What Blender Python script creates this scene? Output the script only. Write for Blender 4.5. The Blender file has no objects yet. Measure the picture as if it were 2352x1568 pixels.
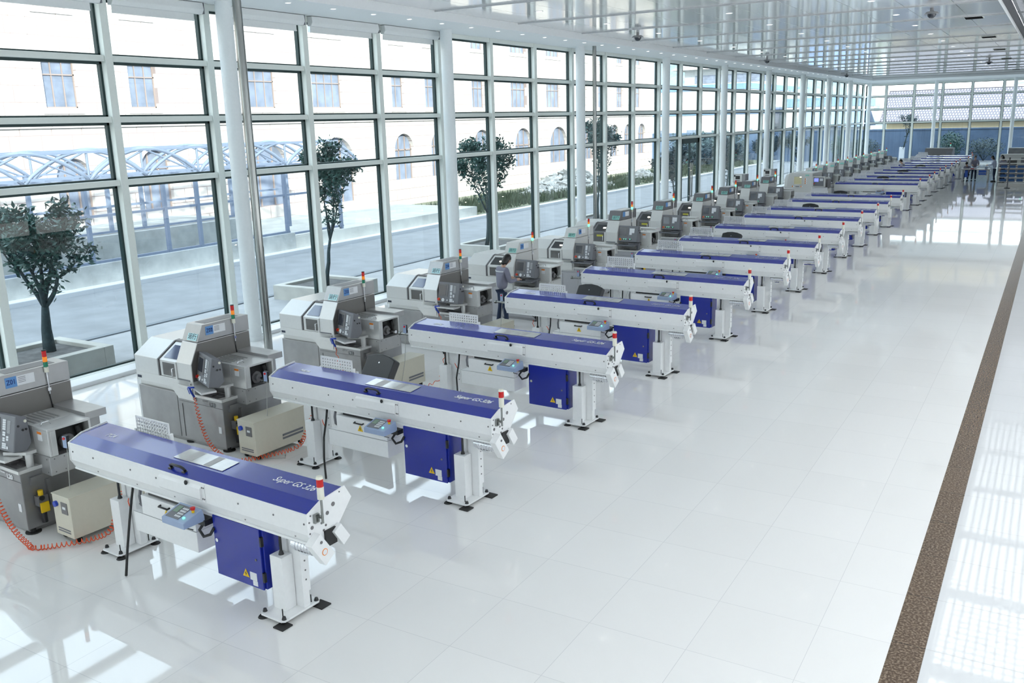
import bpy, math, random
from mathutils import Vector, Matrix
PI = math.pi
C = bpy.context.scene.collection
scn = bpy.context.scene

# ------------------------------------------------------------------ camera
cam_d = bpy.data.cameras.new('camera'); cam = bpy.data.objects.new('camera', cam_d); C.objects.link(cam)
cam_d.sensor_width = 36; cam_d.lens = 31.764; cam_d.clip_end = 600; cam_d.clip_start = 0.05
YAW, PITCH, ROLL = math.radians(30.928), math.radians(13.618), math.radians(-1.573)
fw = Vector((-math.sin(YAW)*math.cos(PITCH), math.cos(YAW)*math.cos(PITCH), -math.sin(PITCH)))
rt = Vector((math.cos(YAW), math.sin(YAW), 0)); up = rt.cross(fw)
r2 = rt*math.cos(ROLL)+up*math.sin(ROLL); u2 = -rt*math.sin(ROLL)+up*math.cos(ROLL)
M = Matrix((r2, u2, -fw)).transposed().to_4x4(); M.translation = Vector((15.678, 0.0, 4.613))
cam.matrix_world = M
scn.camera = cam

# ------------------------------------------------------------------ light and exposure
w = bpy.data.worlds.new('hazy_sky'); scn.world = w; w.use_nodes = True
nt = w.node_tree; nt.nodes.clear()
tc = nt.nodes.new('ShaderNodeTexCoord'); sx = nt.nodes.new('ShaderNodeSeparateXYZ'); cr = nt.nodes.new('ShaderNodeValToRGB')
bg = nt.nodes.new('ShaderNodeBackground'); wo = nt.nodes.new('ShaderNodeOutputWorld')
nt.links.new(tc.outputs['Generated'], sx.inputs[0]); nt.links.new(sx.outputs[2], cr.inputs[0])
cr.color_ramp.elements[0].position = 0.0; cr.color_ramp.elements[0].color = (0.97, 0.985, 1.0, 1)
cr.color_ramp.elements[1].position = 0.6; cr.color_ramp.elements[1].color = (0.80, 0.89, 1.0, 1)
nt.links.new(cr.outputs[0], bg.inputs[0]); bg.inputs[1].default_value = 1.6
nt.links.new(bg.outputs[0], wo.inputs[0])
sd = bpy.data.lights.new('sun', 'SUN'); sd.energy = 3.8; sd.angle = math.radians(2.5); sd.color = (1.0, 0.93, 0.80)
sun = bpy.data.objects.new('sun', sd); C.objects.link(sun)
sun.rotation_euler = Vector((-2.0, 1.6, -1.0)).to_track_quat('-Z', 'Y').to_euler()
sun.location = (40, -40, 30)
scn.view_settings.view_transform = 'Standard'
scn.view_settings.look = 'None'
scn.view_settings.exposure = 1.72
scn.view_settings.gamma = 1.0
scn.view_settings.use_curve_mapping = False

# ------------------------------------------------------------------ helpers
class MB:
    """collects shapes and links them as ONE mesh object"""
    def __init__(s): s.v = []; s.f = []; s.mi = []; s.sm = []
    def face(s, pts, mi=0, sm=False):
        n = len(s.v); s.v += [tuple(p) for p in pts]; s.f.append(tuple(range(n, n+len(pts)))); s.mi.append(mi); s.sm.append(sm)
    def box(s, a, b, mi=0, T=None):
        x0, y0, z0 = [min(a[i], b[i]) for i in range(3)]; x1, y1, z1 = [max(a[i], b[i]) for i in range(3)]
        P = [Vector(p) for p in ((x0,y0,z0),(x1,y0,z0),(x1,y1,z0),(x0,y1,z0),(x0,y0,z1),(x1,y0,z1),(x1,y1,z1),(x0,y1,z1))]
        if T is not None: P = [T @ p for p in P]
        n = len(s.v); s.v += [tuple(p) for p in P]
        for q in ((0,3,2,1),(4,5,6,7),(0,1,5,4),(1,2,6,5),(2,3,7,6),(3,0,4,7)):
            s.f.append(tuple(n+i for i in q)); s.mi.append(mi); s.sm.append(False)
        return s
    def prism(s, prof, lo, hi, axis='x', mi=0, T=None):
        """polygon given in the two other axes, extruded along axis"""
        area = sum(prof[i][0]*prof[(i+1) % len(prof)][1]-prof[(i+1) % len(prof)][0]*prof[i][1] for i in range(len(prof)))
        if area < 0: prof = prof[::-1]
        def mk(a, b, c):
            p = {'x': (c, a, b), 'y': (a, c, b), 'z': (a, b, c)}[axis]
            p = Vector(p); return tuple(T @ p) if T is not None else tuple(p)
        n = len(s.v); k = len(prof); fl = axis == 'y'
        s.v += [mk(a, b, lo) for a, b in prof]+[mk(a, b, hi) for a, b in prof]
        fs = [tuple(n+i for i in range(k))[::-1], tuple(n+k+i for i in range(k))]
        for i in range(k):
            j = (i+1) % k; fs.append((n+i, n+j, n+k+j, n+k+i))
        if fl: fs = [q[::-1] for q in fs]
        for q in fs: s.f.append(q); s.mi.append(mi); s.sm.append(False)
        return s
    def cyl(s, p0, p1, r0, r1=None, n=14, mi=0, caps=True):
        if r1 is None: r1 = r0
        p0 = Vector(p0); p1 = Vector(p1); d = (p1-p0)
        if d.length < 1e-7: return s
        d.normalize(); a = d.orthogonal().normalized(); b = d.cross(a)
        k = len(s.v)
        for p, r in ((p0, r0), (p1, r1)):
            for i in range(n):
                t = 2*PI*i/n; s.v.append(tuple(p+(a*math.cos(t)+b*math.sin(t))*r))
        for i in range(n):
            j = (i+1) % n; s.f.append((k+i, k+j, k+n+j, k+n+i)); s.mi.append(mi); s.sm.append(True)
        if caps:
            for p, r, rv in ((p0, r0, True), (p1, r1, False)):
                q = [tuple(p+(a*math.cos(2*PI*i/n)+b*math.sin(2*PI*i/n))*r) for i in range(n)]
                s.face(q[::-1] if rv else q, mi)
        return s
    def tube(s, pts, r, n=8, mi=0):
        pts = [Vector(p) for p in pts]; k = len(s.v); m = len(pts)
        rr = r if isinstance(r, (list, tuple)) else [r]*m
        prev = None
        for i, p in enumerate(pts):
            d = (pts[min(i+1, m-1)]-pts[max(i-1, 0)])
            d = d.normalized() if d.length > 1e-9 else Vector((0, 0, 1))
            if prev is None: a = d.orthogonal().normalized()
            else:
                a = prev-d*prev.dot(d)
                a = a.normalized() if a.length > 1e-6 else d.orthogonal().normalized()
            prev = a; b = d.cross(a)
            for j in range(n):
                t = 2*PI*j/n; s.v.append(tuple(p+(a*math.cos(t)+b*math.sin(t))*rr[i]))
        for i in range(m-1):
            for j in range(n):
                l = (j+1) % n
                s.f.append((k+i*n+j, k+i*n+l, k+(i+1)*n+l, k+(i+1)*n+j)); s.mi.append(mi); s.sm.append(True)
        s.f.append(tuple(k+j for j in range(n))[::-1]); s.mi.append(mi); s.sm.append(False)
        s.f.append(tuple(k+(m-1)*n+j for j in range(n))); s.mi.append(mi); s.sm.append(False)
        return s
    def ball(s, c, r, n=12, m=7, mi=0, sc=(1, 1, 1), half=False):
        k = len(s.v); rows = m
        for i in range(rows+1):
            ph = (PI*(0.5 if half else 1.0))*i/rows
            for j in range(n):
                t = 2*PI*j/n
                s.v.append((c[0]+r*sc[0]*math.sin(ph)*math.cos(t), c[1]+r*sc[1]*math.sin(ph)*math.sin(t), c[2]+r*sc[2]*math.cos(ph)))
        for i in range(rows):
            for j in range(n):
                l = (j+1) % n
                s.f.append((k+i*n+j, k+(i+1)*n+j, k+(i+1)*n+l, k+i*n+l)); s.mi.append(mi); s.sm.append(True)
        return s
    def build(s, name, mats, parent=None, loc=None, bevel=0, rotz=0):
        me = bpy.data.meshes.new(name)
        me.from_pydata(s.v, [], s.f)
        if not isinstance(mats, (list, tuple)): mats = [mats]
        for m in mats: me.materials.append(m)
        me.polygons.foreach_set('material_index', s.mi); me.polygons.foreach_set('use_smooth', s.sm)
        me.update()
        o = bpy.data.objects.new(name, me); C.objects.link(o)
        if parent: o.parent = parent
        if loc: o.location = loc
        if rotz: o.rotation_euler = (0, 0, rotz)
        if bevel:
            b = o.modifiers.new('bevel', 'BEVEL'); b.width = bevel; b.segments = 2; b.limit_method = 'ANGLE'; b.angle_limit = math.radians(35)
        return o

def thing(name, label, cat, loc=(0, 0, 0), rotz=0, group=None):
    o = bpy.data.objects.new(name, None); C.objects.link(o); o.empty_display_size = .2
    o.location = loc; o.rotation_euler = (0, 0, rotz)
    return tag(o, label, cat, group)
def tag(o, label, cat, group=None, kind=None):
    o['label'] = label; o['category'] = cat
    if group: o['group'] = group
    if kind: o['kind'] = kind
    return o
def struct(o, label=None):
    o['kind'] = 'structure'
    if label: o['label'] = label
    return o
def kids(o): return [c for c in list(ALLOBJ(o))]
def ALLOBJ(o): return o.children
def copy_tree(o, parent=None, skip=()):
    c = o.copy(); C.objects.link(c)
    if parent: c.parent = parent
    for ch in list(o.children):
        if ch.name.split('.')[0] in skip: continue
        copy_tree(ch, c, skip)
    return c

_tx = {}
def text_mesh(txt, size, shear=0.0, bold=0.0):
    cu = bpy.data.curves.new('lettering', 'FONT'); cu.body = txt; cu.size = size; cu.shear = shear
    cu.align_x = 'CENTER'; cu.align_y = 'CENTER'; cu.extrude = 0.0008; cu.offset = bold; cu.resolution_u = 3
    ob = bpy.data.objects.new('lettering', cu); C.objects.link(ob)
    bpy.context.view_layer.update()
    dg = bpy.context.evaluated_depsgraph_get()
    me = bpy.data.meshes.new_from_object(ob.evaluated_get(dg))
    bpy.data.objects.remove(ob); bpy.data.curves.remove(cu)
    return me
def lettering(txt, size, material, parent, M4, shear=0.0, bold=0.0, name='lettering', sx=1.0):
    """M4 maps the text plane (x right, y up, z out) into the parent's space"""
    me = text_mesh(txt, size, shear, bold); me.materials.clear(); me.materials.append(material)
    o = bpy.data.objects.new(name, me); C.objects.link(o); o.parent = parent
    o.matrix_local = M4 @ Matrix.Diagonal((sx, 1, 1, 1))
    return o
def frame(origin, right, upv):
    right = Vector(right).normalized(); upv = Vector(upv); out = right.cross(upv).normalized(); upv = out.cross(right)
    m = Matrix((right, upv, out)).transposed().to_4x4(); m.translation = Vector(origin); return m

# ------------------------------------------------------------------ materials
def P(name, col, rough=0.5, metal=0.0, spec=0.5, coat=0.0, emit=None, estr=0.0, noise=0.0, nscale=20, bump=0.0, bscale=60):
    m = bpy.data.materials.new(name); m.use_nodes = True; t = m.node_tree; b = t.nodes['Principled BSDF']
    b.inputs['Base Color'].default_value = (*col, 1); b.inputs['Roughness'].default_value = rough
    b.inputs['Metallic'].default_value = metal; b.inputs['Specular IOR Level'].default_value = spec
    if coat: b.inputs['Coat Weight'].default_value = coat; b.inputs['Coat Roughness'].default_value = 0.05
    if emit: b.inputs['Emission Color'].default_value = (*emit, 1); b.inputs['Emission Strength'].default_value = estr
    tcn = t.nodes.new('ShaderNodeTexCoord')
    nz = t.nodes.new('ShaderNodeTexNoise'); nz.inputs['Scale'].default_value = nscale; nz.inputs['Detail'].default_value = 4
    t.links.new(tcn.outputs['Object'], nz.inputs['Vector'])
    k = noise if noise else 0.015
    mr = t.nodes.new('ShaderNodeMapRange'); mr.inputs[1].default_value = .3; mr.inputs[2].default_value = .7
    mr.inputs[3].default_value = 1-k; mr.inputs[4].default_value = 1+k
    t.links.new(nz.outputs['Fac'], mr.inputs[0])
    mx = t.nodes.new('ShaderNodeMix'); mx.data_type = 'RGBA'; mx.blend_type = 'MULTIPLY'; mx.inputs[0].default_value = 1
    mx.inputs[6].default_value = (*col, 1); t.links.new(mr.outputs[0], mx.inputs[7]); t.links.new(mx.outputs[2], b.inputs['Base Color'])
    if bump:
        n2 = t.nodes.new('ShaderNodeTexNoise'); n2.inputs['Scale'].default_value = bscale; t.links.new(tcn.outputs['Object'], n2.inputs['Vector'])
        bp = t.nodes.new('ShaderNodeBump'); bp.inputs['Strength'].default_value = bump; bp.inputs['Distance'].default_value = 0.02
        t.links.new(n2.outputs['Fac'], bp.inputs['Height']); t.links.new(bp.outputs[0], b.inputs['Normal'])
    return m

def glass_mat(name, tint, refl=1.0, ior=1.33):
    m = bpy.data.materials.new(name); m.use_nodes = True; t = m.node_tree; t.nodes.clear()
    o = t.nodes.new('ShaderNodeOutputMaterial'); mx = t.nodes.new('ShaderNodeMixShader')
    tr = t.nodes.new('ShaderNodeBsdfTransparent'); gl = t.nodes.new('ShaderNodeBsdfGlossy'); fr = t.nodes.new('ShaderNodeFresnel')
    tr.inputs[0].default_value = (*tint, 1); gl.inputs[0].default_value = (refl, refl, refl, 1); gl.inputs['Roughness'].default_value = 0.0
    fr.inputs[0].default_value = ior
    t.links.new(fr.outputs[0], mx.inputs[0]); t.links.new(tr.outputs[0], mx.inputs[1]); t.links.new(gl.outputs[0], mx.inputs[2]); t.links.new(mx.outputs[0], o.inputs[0])
    return m

def tile_mat(name, col, tile, seam, seamcol, rough, bumpy=0.0, vary=0.03, size2=None, offx=0.0, offy=0.0, plane='xy', speck=0.0, offset=0.0, spec=0.5):
    """large tiles on a surface in world metres"""
    m = bpy.data.materials.new(name); m.use_nodes = True; t = m.node_tree; b = t.nodes['Principled BSDF']
    g = t.nodes.new('ShaderNodeNewGeometry'); mp = t.nodes.new('ShaderNodeMapping')
    t.links.new(g.outputs['Position'], mp.inputs['Vector'])
    if plane == 'yz': mp.inputs['Rotation'].default_value = (0, 0, 0)
    sep = t.nodes.new('ShaderNodeSeparateXYZ'); t.links.new(g.outputs['Position'], sep.inputs[0])
    cb = t.nodes.new('ShaderNodeCombineXYZ')
    src = {'xy': (0, 1), 'yz': (1, 2), 'xz': (0, 2)}[plane]
    for i, (sidx, off) in enumerate(zip(src, (offx, offy))):
        ad = t.nodes.new('ShaderNodeMath'); ad.operation = 'ADD'; ad.inputs[1].default_value = off
        t.links.new(sep.outputs[sidx], ad.inputs[0]); t.links.new(ad.outputs[0], cb.inputs[i])
    br = t.nodes.new('ShaderNodeTexBrick'); br.offset = offset; br.squash = 1.0
    br.inputs['Scale'].default_value = 1.0; br.inputs['Brick Width'].default_value = tile; br.inputs['Row Height'].default_value = size2 or tile
    br.inputs['Mortar Size'].default_value = seam; br.inputs['Mortar Smooth'].default_value = 0.1; br.inputs['Bias'].default_value = 0
    c = col
    br.inputs['Color1'].default_value = (*[x*(1-vary) for x in c], 1); br.inputs['Color2'].default_value = (*[x*(1+vary) for x in c], 1)
    br.inputs['Mortar'].default_value = (*seamcol, 1)
    t.links.new(cb.outputs[0], br.inputs['Vector'])
    outc = br.outputs['Color']
    if speck:
        nz = t.nodes.new('ShaderNodeTexNoise'); nz.inputs['Scale'].default_value = 45; nz.inputs['Detail'].default_value = 6
        t.links.new(g.outputs['Position'], nz.inputs['Vector'])
        rp = t.nodes.new('ShaderNodeMapRange'); rp.inputs[1].default_value = .45; rp.inputs[2].default_value = .72; rp.inputs[3].default_value = 0; rp.inputs[4].default_value = speck
        t.links.new(nz.outputs['Fac'], rp.inputs[0])
        mm = t.nodes.new('ShaderNodeMix'); mm.data_type = 'RGBA'; t.links.new(rp.outputs[0], mm.inputs[0]); t.links.new(outc, mm.inputs[6]); mm.inputs[7].default_value = (.55, .42, .30, 1)
        outc = mm.outputs[2]
    t.links.new(outc, b.inputs['Base Color']); b.inputs['Roughness'].default_value = rough; b.inputs['Specular IOR Level'].default_value = spec
    if bumpy:
        n2 = t.nodes.new('ShaderNodeTexNoise'); n2.inputs['Scale'].default_value = 0.9; n2.inputs['Detail'].default_value = 1
        t.links.new(cb.outputs[0], n2.inputs['Vector'])
        bp = t.nodes.new('ShaderNodeBump'); bp.inputs['Strength'].default_value = bumpy; bp.inputs['Distance'].default_value = 0.02
        t.links.new(n2.outputs['Fac'], bp.inputs['Height']); t.links.new(bp.outputs[0], b.inputs['Normal'])
    return m

M_ = {}
M_['white'] = P('white_powder_coat', (.87, .88, .88), .38)
M_['blue'] = P('cobalt_blue_paint', (.008, .022, .31), .25, spec=.5, coat=.3)
M_['silver'] = P('silver_grey_paint', (.42, .42, .42), .3, metal=.55, noise=.05, nscale=6)
M_['silver_side'] = M_['silver']
M_['beige'] = P('off_white_paint', (.64, .64, .62), .4)
M_['darkgrey'] = P('dark_grey_paint', (.16, .155, .16), .42)
M_['base'] = P('brushed_steel_panel', (.29, .29, .295), .30, metal=.6, noise=.12, nscale=3)
M_['panelgrey'] = P('control_panel_grey', (.17, .175, .195), .4)
M_['black'] = P('black_plastic', (.015, .016, .018), .4)
M_['rubber'] = P('black_rubber', (.02, .02, .02), .7)
M_['chrome'] = P('chrome', (.75, .76, .78), .15, metal=1.0)
M_['steel'] = P('brushed_stainless_steel', (.30, .31, .30), .18, metal=1.0)
M_['red'] = P('red_lens', (.50, .006, .006), .25, emit=(1, .01, .01), estr=.02)
M_['amber'] = P('amber_lens', (.8, .22, .01), .25, emit=(1, .3, .02), estr=.10)
M_['green'] = P('green_lens', (.01, .22, .12), .25)
M_['greenlit'] = P('lit_green_lens', (.02, .4, .22), .25, emit=(.15, 1, .55), estr=.7)
M_['cream'] = P('cream_plastic', (.80, .79, .68), .4)
M_['redbtn'] = P('red_button', (.65, .015, .015), .35)
M_['yellow'] = P('yellow_sticker', (.85, .55, .01), .5)
M_['orange'] = P('orange_sticker', (.85, .25, .03), .5)
M_['paper'] = P('white_sticker', (.80, .82, .84), .5)
M_['bluebtn'] = P('light_blue_sticker', (.12, .30, .62), .5)
M_['ink'] = P('dark_ink', (.02, .03, .06), .6)
M_['inkblue'] = P('navy_ink', (.01, .03, .18), .6)
M_['mint'] = P('mint_sign', (.28, .62, .55), .5)
M_['mintlight'] = P('pale_aqua_sign', (.55, .85, .88), .5)
M_['screen'] = P('dark_screen', (.03, .035, .05), .12, coat=.5)
M_['bluescreen'] = P('lit_blue_screen', (.05, .06, .25), .15, emit=(.25, .3, .9), estr=.35)
M_['doorglass'] = P('blue_grey_window_glass', (.05, .07, .16), .1, coat=.6)
M_['doorglass2'] = P('brown_grey_window_glass', (.10, .095, .09), .14, coat=.5)
M_['lidglass'] = P('milky_window', (.50, .50, .48), .12, coat=.5, noise=.18, nscale=5)
M_['bluegrey'] = P('light_blue_grey_plastic', (.33, .42, .60), .4)
M_['lcd'] = P('grey_green_display', (.20, .30, .22), .3)
M_['hose'] = P('orange_red_hose', (.85, .10, .02), .35)
M_['bluehose'] = P('blue_air_gun', (.01, .05, .45), .35)
M_['cable'] = P('grey_cable', (.42, .42, .40), .5)
M_['cableblack'] = P('black_cable', (.015, .015, .015), .5)
M_['keys'] = P('white_keys', (.75, .77, .80), .45)
M_['cabinet'] = P('cream_cabinet', (.66, .63, .52), .45)
M_['dark'] = P('dark_recess', (.02, .02, .02), .6)
M_['frame'] = P('white_window_frame', (.74, .78, .74), .45)
M_['column'] = P('white_column', (.78, .82, .83), .42)
M_['gasket'] = P('black_gasket', (.012, .035, .035), .5)
M_['glass'] = glass_mat('window_glass', (.61, .695, .715))
M_['clear'] = glass_mat('clear_glass', (.95, .97, .97))
M_['blind'] = P('white_blind_fabric', (.75, .77, .77), .6)
M_['plaster'] = P('white_plaster', (.83, .85, .86), .55)
M_['lampglow'] = P('lit_work_lamp', (1, 1, .9), .3, emit=(1, .95, .75), estr=14)
M_['yellowglow'] = P('painted_yellow_reflection', (.35, .33, .03), .3, emit=(.8, .8, .1), estr=.03)
M_['silverhood'] = P('light_silver_hood', (.66, .66, .65), .28, metal=.35)

# ================================================================== the hall
YF = 90.0; YB = -3.0; XR = 24.5; ZS = 7.2; ZC = 7.38
mull = [-5.2, -2.4, .4, 3.2, 6.1, 8.93, 11.66, 14.12, 17.07, 19.84, 22.63, 25.49, 28.34, 31.16, 34.08, 36.93, 39.84, 42.64, 45.49, 48.36, 51.13] + [51.13+2.777*i for i in range(1, 15)]
mull[-1] = YF
TZ = [3.67, 4.87, 6.0]           # transom centre heights
floor_m = tile_mat('polished_floor_tiles', (.84, .835, .82), .95, .003, (.68, .68, .68), .035, bumpy=.018, vary=.015, offx=-14.2+.95*20, offy=-8.82+.95*20, spec=.75)
mb = MB(); mb.box((-.30, YB, -.2), (14.82, YF+.3, 0)); struct(mb.build('floor', floor_m))
edge_m = tile_mat('white_edge_tiles', (.74, .75, .76), .95, .004, (.6, .6, .6), .035, bumpy=.02, vary=.01, offx=-15.1+.95*20, offy=-8.87+.95*20, spec=.75)
mb = MB(); mb.box((15.10, YB, -.2), (XR, YF+.3, 0)); struct(mb.build('floor', edge_m))
stripe_m = tile_mat('brown_granite_border', (.085, .055, .035), .95, .006, (.03, .02, .015), .22, vary=.12, offx=0, offy=-7.92+.95*20, speck=.55, spec=.3)
mb = MB(); mb.box((14.82, YB, -.2), (15.10, YF+.3, .0)); struct(mb.build('trim_1', stripe_m), 'dark brown granite border strip running along the floor')

# ceiling
ceil_m = P('glossy_white_ceiling_panel', (.82, .82, .82), .10, spec=.5, coat=.25, noise=.02, bump=.012, bscale=.6)
panel_gap = P('ceiling_gap_shadow_grey', (.58, .59, .60), .5)
mb = MB()
px0, px1 = 1.95, 14.15; nx = 10; pw = (px1-px0)/nx; ys = [YB]+[-1.0+4.13*i for i in range(0, 20)]+[82.0]
ys = [y for y in ys if y <= 82.0]
for i in range(nx):
    for j in range(len(ys)-1):
        tilt = 0.0
        mb.box((px0+i*pw+.008, ys[j]+.012, ZC), (px0+(i+1)*pw-.008, ys[j+1]-.012, ZC+.03))
struct(mb.build('ceiling', ceil_m))
mb = MB()
mb.box((px0, YB, ZC+.04), (px1, 82.0, ZC+.3))
for y in ys[1:]: mb.box((px0, y-.05, ZC-.035), (px1, y-.02, ZC+.03))
struct(mb.build('trim_2', panel_gap), 'grey slot edges between the ceiling panel strips')
mb = MB(); mb.box((-.35, YB, ZS), (1.85, YF+.3, ZS+.5)); mb.box((1.85, 82.1, ZS), (XR, YF+.3, ZS+.5))
mb.box((1.85, YB, ZS-.03), (1.95, 82.1, ZS+.35)); mb.box((1.85, 82.0, ZS-.03), (14.2, 82.1, ZS+.35))
struct(mb.build('ceiling', M_['plaster']))
# translucent sheet added above the grille to block sun and diffuse light
m_t = bpy.data.materials.new('added_roof_diffuser'); m_t.use_nodes = True; t_ = m_t.node_tree; t_.nodes.clear()
o_ = t_.nodes.new('ShaderNodeOutputMaterial'); a_ = t_.nodes.new('ShaderNodeBsdfTranslucent'); a_.inputs[0].default_value = (1, .985, .95, 1); t_.links.new(a_.outputs[0], o_.inputs[0])
mb = MB(); mb.face([(14.0, YB-.1, 7.85), (22.2, YB-.1, 7.85), (22.2, 52.0, 7.85), (14.0, 52.0, 7.85)]); struct(mb.build('ceiling', m_t), 'added translucent sheet over the roof light that diffuses the sun')
# roof slab over all but the skylight
mb = MB(); mb.box((-.35, YB-.2, 7.75), (14.2, YF+.4, 8.0)); mb.box((22.0, YB-.2, 7.75), (XR+.3, YF+.4, 8.0)); mb.box((14.2, 51.9, 7.75), (22.0, YF+.4, 8.0))
mb.box((22.0, YB, 7.4), (XR, 82.1, 7.5))
struct(mb.build('ceiling', M_['plaster']))
# skylight grille over the edge strip
mb = MB()
x = 14.36
while x < 21.8:
    mb.box((x-.03, YB, 7.28), (x+.03, 82, 7.36)); x += .2
yy = YB
k = 0
while yy < 82:
    wd = .035 if (k % 14) else .30
    mb.box((14.3, yy-wd, 7.29), (21.9, yy+wd, 7.35)); yy += .27; k += 1
struct(mb.build('trim_3', P('grille_grey', (.22, .23, .25), .5)), 'white lattice grille under the roof light')
mb = MB()
for i, xx in enumerate((14.17,)):
    mb.box((xx, YB, 7.16), (xx+.15, 82.1, 7.24))
struct(mb.build('trim_4', P('dark_metal_channel', (.05, .05, .06), .5)), 'dark metal channels along the ceiling edge')
mb = MB(); mb.box((14.12, YB, 7.10), (14.16, 82.1, 7.75)); mb.box((21.9, YB, 7.2), (22.0, 82.1, 7.75))
struct(mb.build('trim_5', M_['plaster']), 'white edge moulding of the panelled ceiling')

# left glass wall: one window per module
def glazing(names, along, a, b, ztop, n_idx, door=False, face=0.0, out=-1, gm=None):
    """a module between a and b along 'y' (wall at x=face) or along 'x' (wall at y=face)"""
    def pt(u, d, z):    # u along wall, d depth towards the outside
        return (face+out*d, u, z) if along == 'y' else (u, face+out*d, z)
    def bx(mbx, u0, u1, d0, d1, z0, z1): mbx.box(pt(u0, d0, z0), pt(u1, d1, z1))
    f = MB()
    bx(f, b-.165, b, 0, .14, 0, ztop)              # the mullion at the far side
    bx(f, a, b-.165, .02, .14, 0, .09)
    bx(f, a, b-.165, .02, .14, ztop-.12, ztop)
    for z in TZ: bx(f, a, b-.165, .03, .14, z-.055, z+.055)
    o = f.build('window_%d' % n_idx, M_['frame'], bevel=.006); struct(o)
    g = MB()
    zs = [.09]+[z for t in TZ for z in (t-.06, t+.06)]+[ztop-.12]
    for k in range(0, len(zs), 2):
        z0, z1 = zs[k], zs[k+1]; u0, u1 = a, b-.165
        if door and k == 0: continue
        for (p, q, r, s_) in ((u0, u1, z0-.05, z0+.03), (u0, u1, z1-.045, z1+.05), (u0-.08, u0+.03, z0, z1), (u1-.045, u1+.08, z0, z1)):
            bx(g, p, q, .14, .23, r, s_)
    g.build('gasket', M_['gasket'], o)
    p = MB()
    for k in range(0, len(zs), 2):
        if door and k == 0: continue
        pts = [pt(a, .175, zs[k]), pt(b-.165, .175, zs[k]), pt(b-.165, .175, zs[k+1]), pt(a, .175, zs[k+1])]
        p.face(pts)
    p.build('glass', gm or M_['glass'], o)
    return o
n = 0
for i in range(len(mull)-1):
    n += 1
    glazing(None, 'y', mull[i], mull[i+1], ZS, n, door=(abs(mull[i]-42.64) < .1))
mb = MB(); mb.box((-.30, YB, 0), (-.02, YF, .05)); mb.box((-.02, YB, 0), (.42, YF, .085)); struct(mb.build('baseboard_left', M_['plaster'], bevel=.01))
# double door in the fifth bay
dd = MB(); dx0, dx1 = 42.64, 45.325
dd.box((-.14, dx0, 0), (-.06, dx0+.28, 3.61)); dd.box((-.14, dx1-.22, 0), (-.06, dx1, 3.61)); dd.box((-.14, dx0, 3.38), (-.06, dx1, 3.61)); dd.box((-.13, 43.93, .05), (-.07, 44.05, 3.38))
dr = dd.build('door_1', M_['gasket']); struct(dr)
hh = MB(); hh.cyl((.02, 43.86, .6), (.02, 43.86, 2.4), .03); hh.cyl((.02, 44.12, .6), (.02, 44.12, 2.4), .03)
for yy in (43.86, 44.12):
    for zz in (.8, 2.2): hh.cyl((-.07, yy, zz), (.02, yy, zz), .015)
hh.build('door_handle', M_['steel'], dr)
gg = MB(); gg.face([(-.10, dx0+.28, .02), (-.10, 43.93, .02), (-.10, 43.93, 3.38), (-.10, dx0+.28, 3.38)]); gg.face([(-.10, 44.05, .02), (-.10, dx1-.22, .02), (-.10, dx1-.22, 3.38), (-.10, 44.05, 3.38)])
gg.build('glass', M_['glass'], dr)

# far glass wall
fx = [0.15, 1.91, 4.26, 6.57, 8.9, 11.31, 13.8, 16.2, 18.6, 21.0, 24.5]
for i in range(len(fx)-1):
    n += 1; glazing(None, 'x', fx[i], fx[i+1], 7.1, n, face=YF, out=1)
mb = MB(); mb.box((-.35, YF, 7.1), (XR, YF+.3, 7.75)); mb.box((-.02, YF-.4, 0), (XR, YF, .085)); struct(mb.build('wall_far', M_['plaster']))
# back wall behind the photographer: glazed on the left part
bx_ = [0.0+1.885*i for i in range(13)]+[24.5]
for i in range(len(bx_)-1):
    n += 1; glazing(None, 'x', bx_[i], bx_[i+1], ZS, n, face=YB, out=-1, gm=M_['clear'])
sheer = bpy.data.materials.new('added_sheer_diffuser'); sheer.use_nodes = True; t_ = sheer.node_tree; t_.nodes.clear()
o_ = t_.nodes.new('ShaderNodeOutputMaterial'); mx_ = t_.nodes.new('ShaderNodeMixShader'); mx_.inputs[0].default_value = .55; a_ = t_.nodes.new('ShaderNodeBsdfTranslucent'); a_.inputs[0].default_value = (.9, .9, .88, 1); b_ = t_.nodes.new('ShaderNodeBsdfDiffuse'); b_.inputs[0].default_value = (.85, .85, .84, 1)
t_.links.new(a_.outputs[0], mx_.inputs[1]); t_.links.new(b_.outputs[0], mx_.inputs[2]); t_.links.new(mx_.outputs[0], o_.inputs[0])
for i in range(len(bx_)-1):
    gp = 1.15 if 8 <= i <= 10 else (.35 if i >= 6 else .06)  # blinds are added: cloth gives fill light, gap widths shape the sun streaks
    cb_ = MB(); x0_, x1_ = bx_[i]+.05, bx_[i+1]-.10-gp; cb_.face([(x0_, YB+.02, .3), (x1_, YB+.02, .3), (x1_, YB+.02, 7.0), (x0_, YB+.02, 7.0)]); o = cb_.build('roller_blind', sheer)
    tag(o, 'added unseen sheer blind behind the photographer, gives fill light and sun streaks', 'blind', 'added light-shaping blinds on the rear glazing')
mb = MB(); mb.box((-.35, YB-.2, ZS), (XR, YB, 7.75)); struct(mb.build('wall_back', M_['plaster']))
ry = [YB+i*(YF-YB)/20 for i in range(21)]
for i in range(8):
    n += 1; glazing(None, 'y', ry[i], ry[i+1], ZS, n, face=XR, out=1, gm=M_['clear'])
mb = MB(); mb.box((XR, ry[8], 0), (XR+.3, YF+.3, ZS)); struct(mb.build('wall_right', M_['plaster']))
mb = MB(); mb.box((XR, YB-.2, ZS), (XR+.3, YF+.3, 7.75)); struct(mb.build('wall_right', M_['plaster']))

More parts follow.
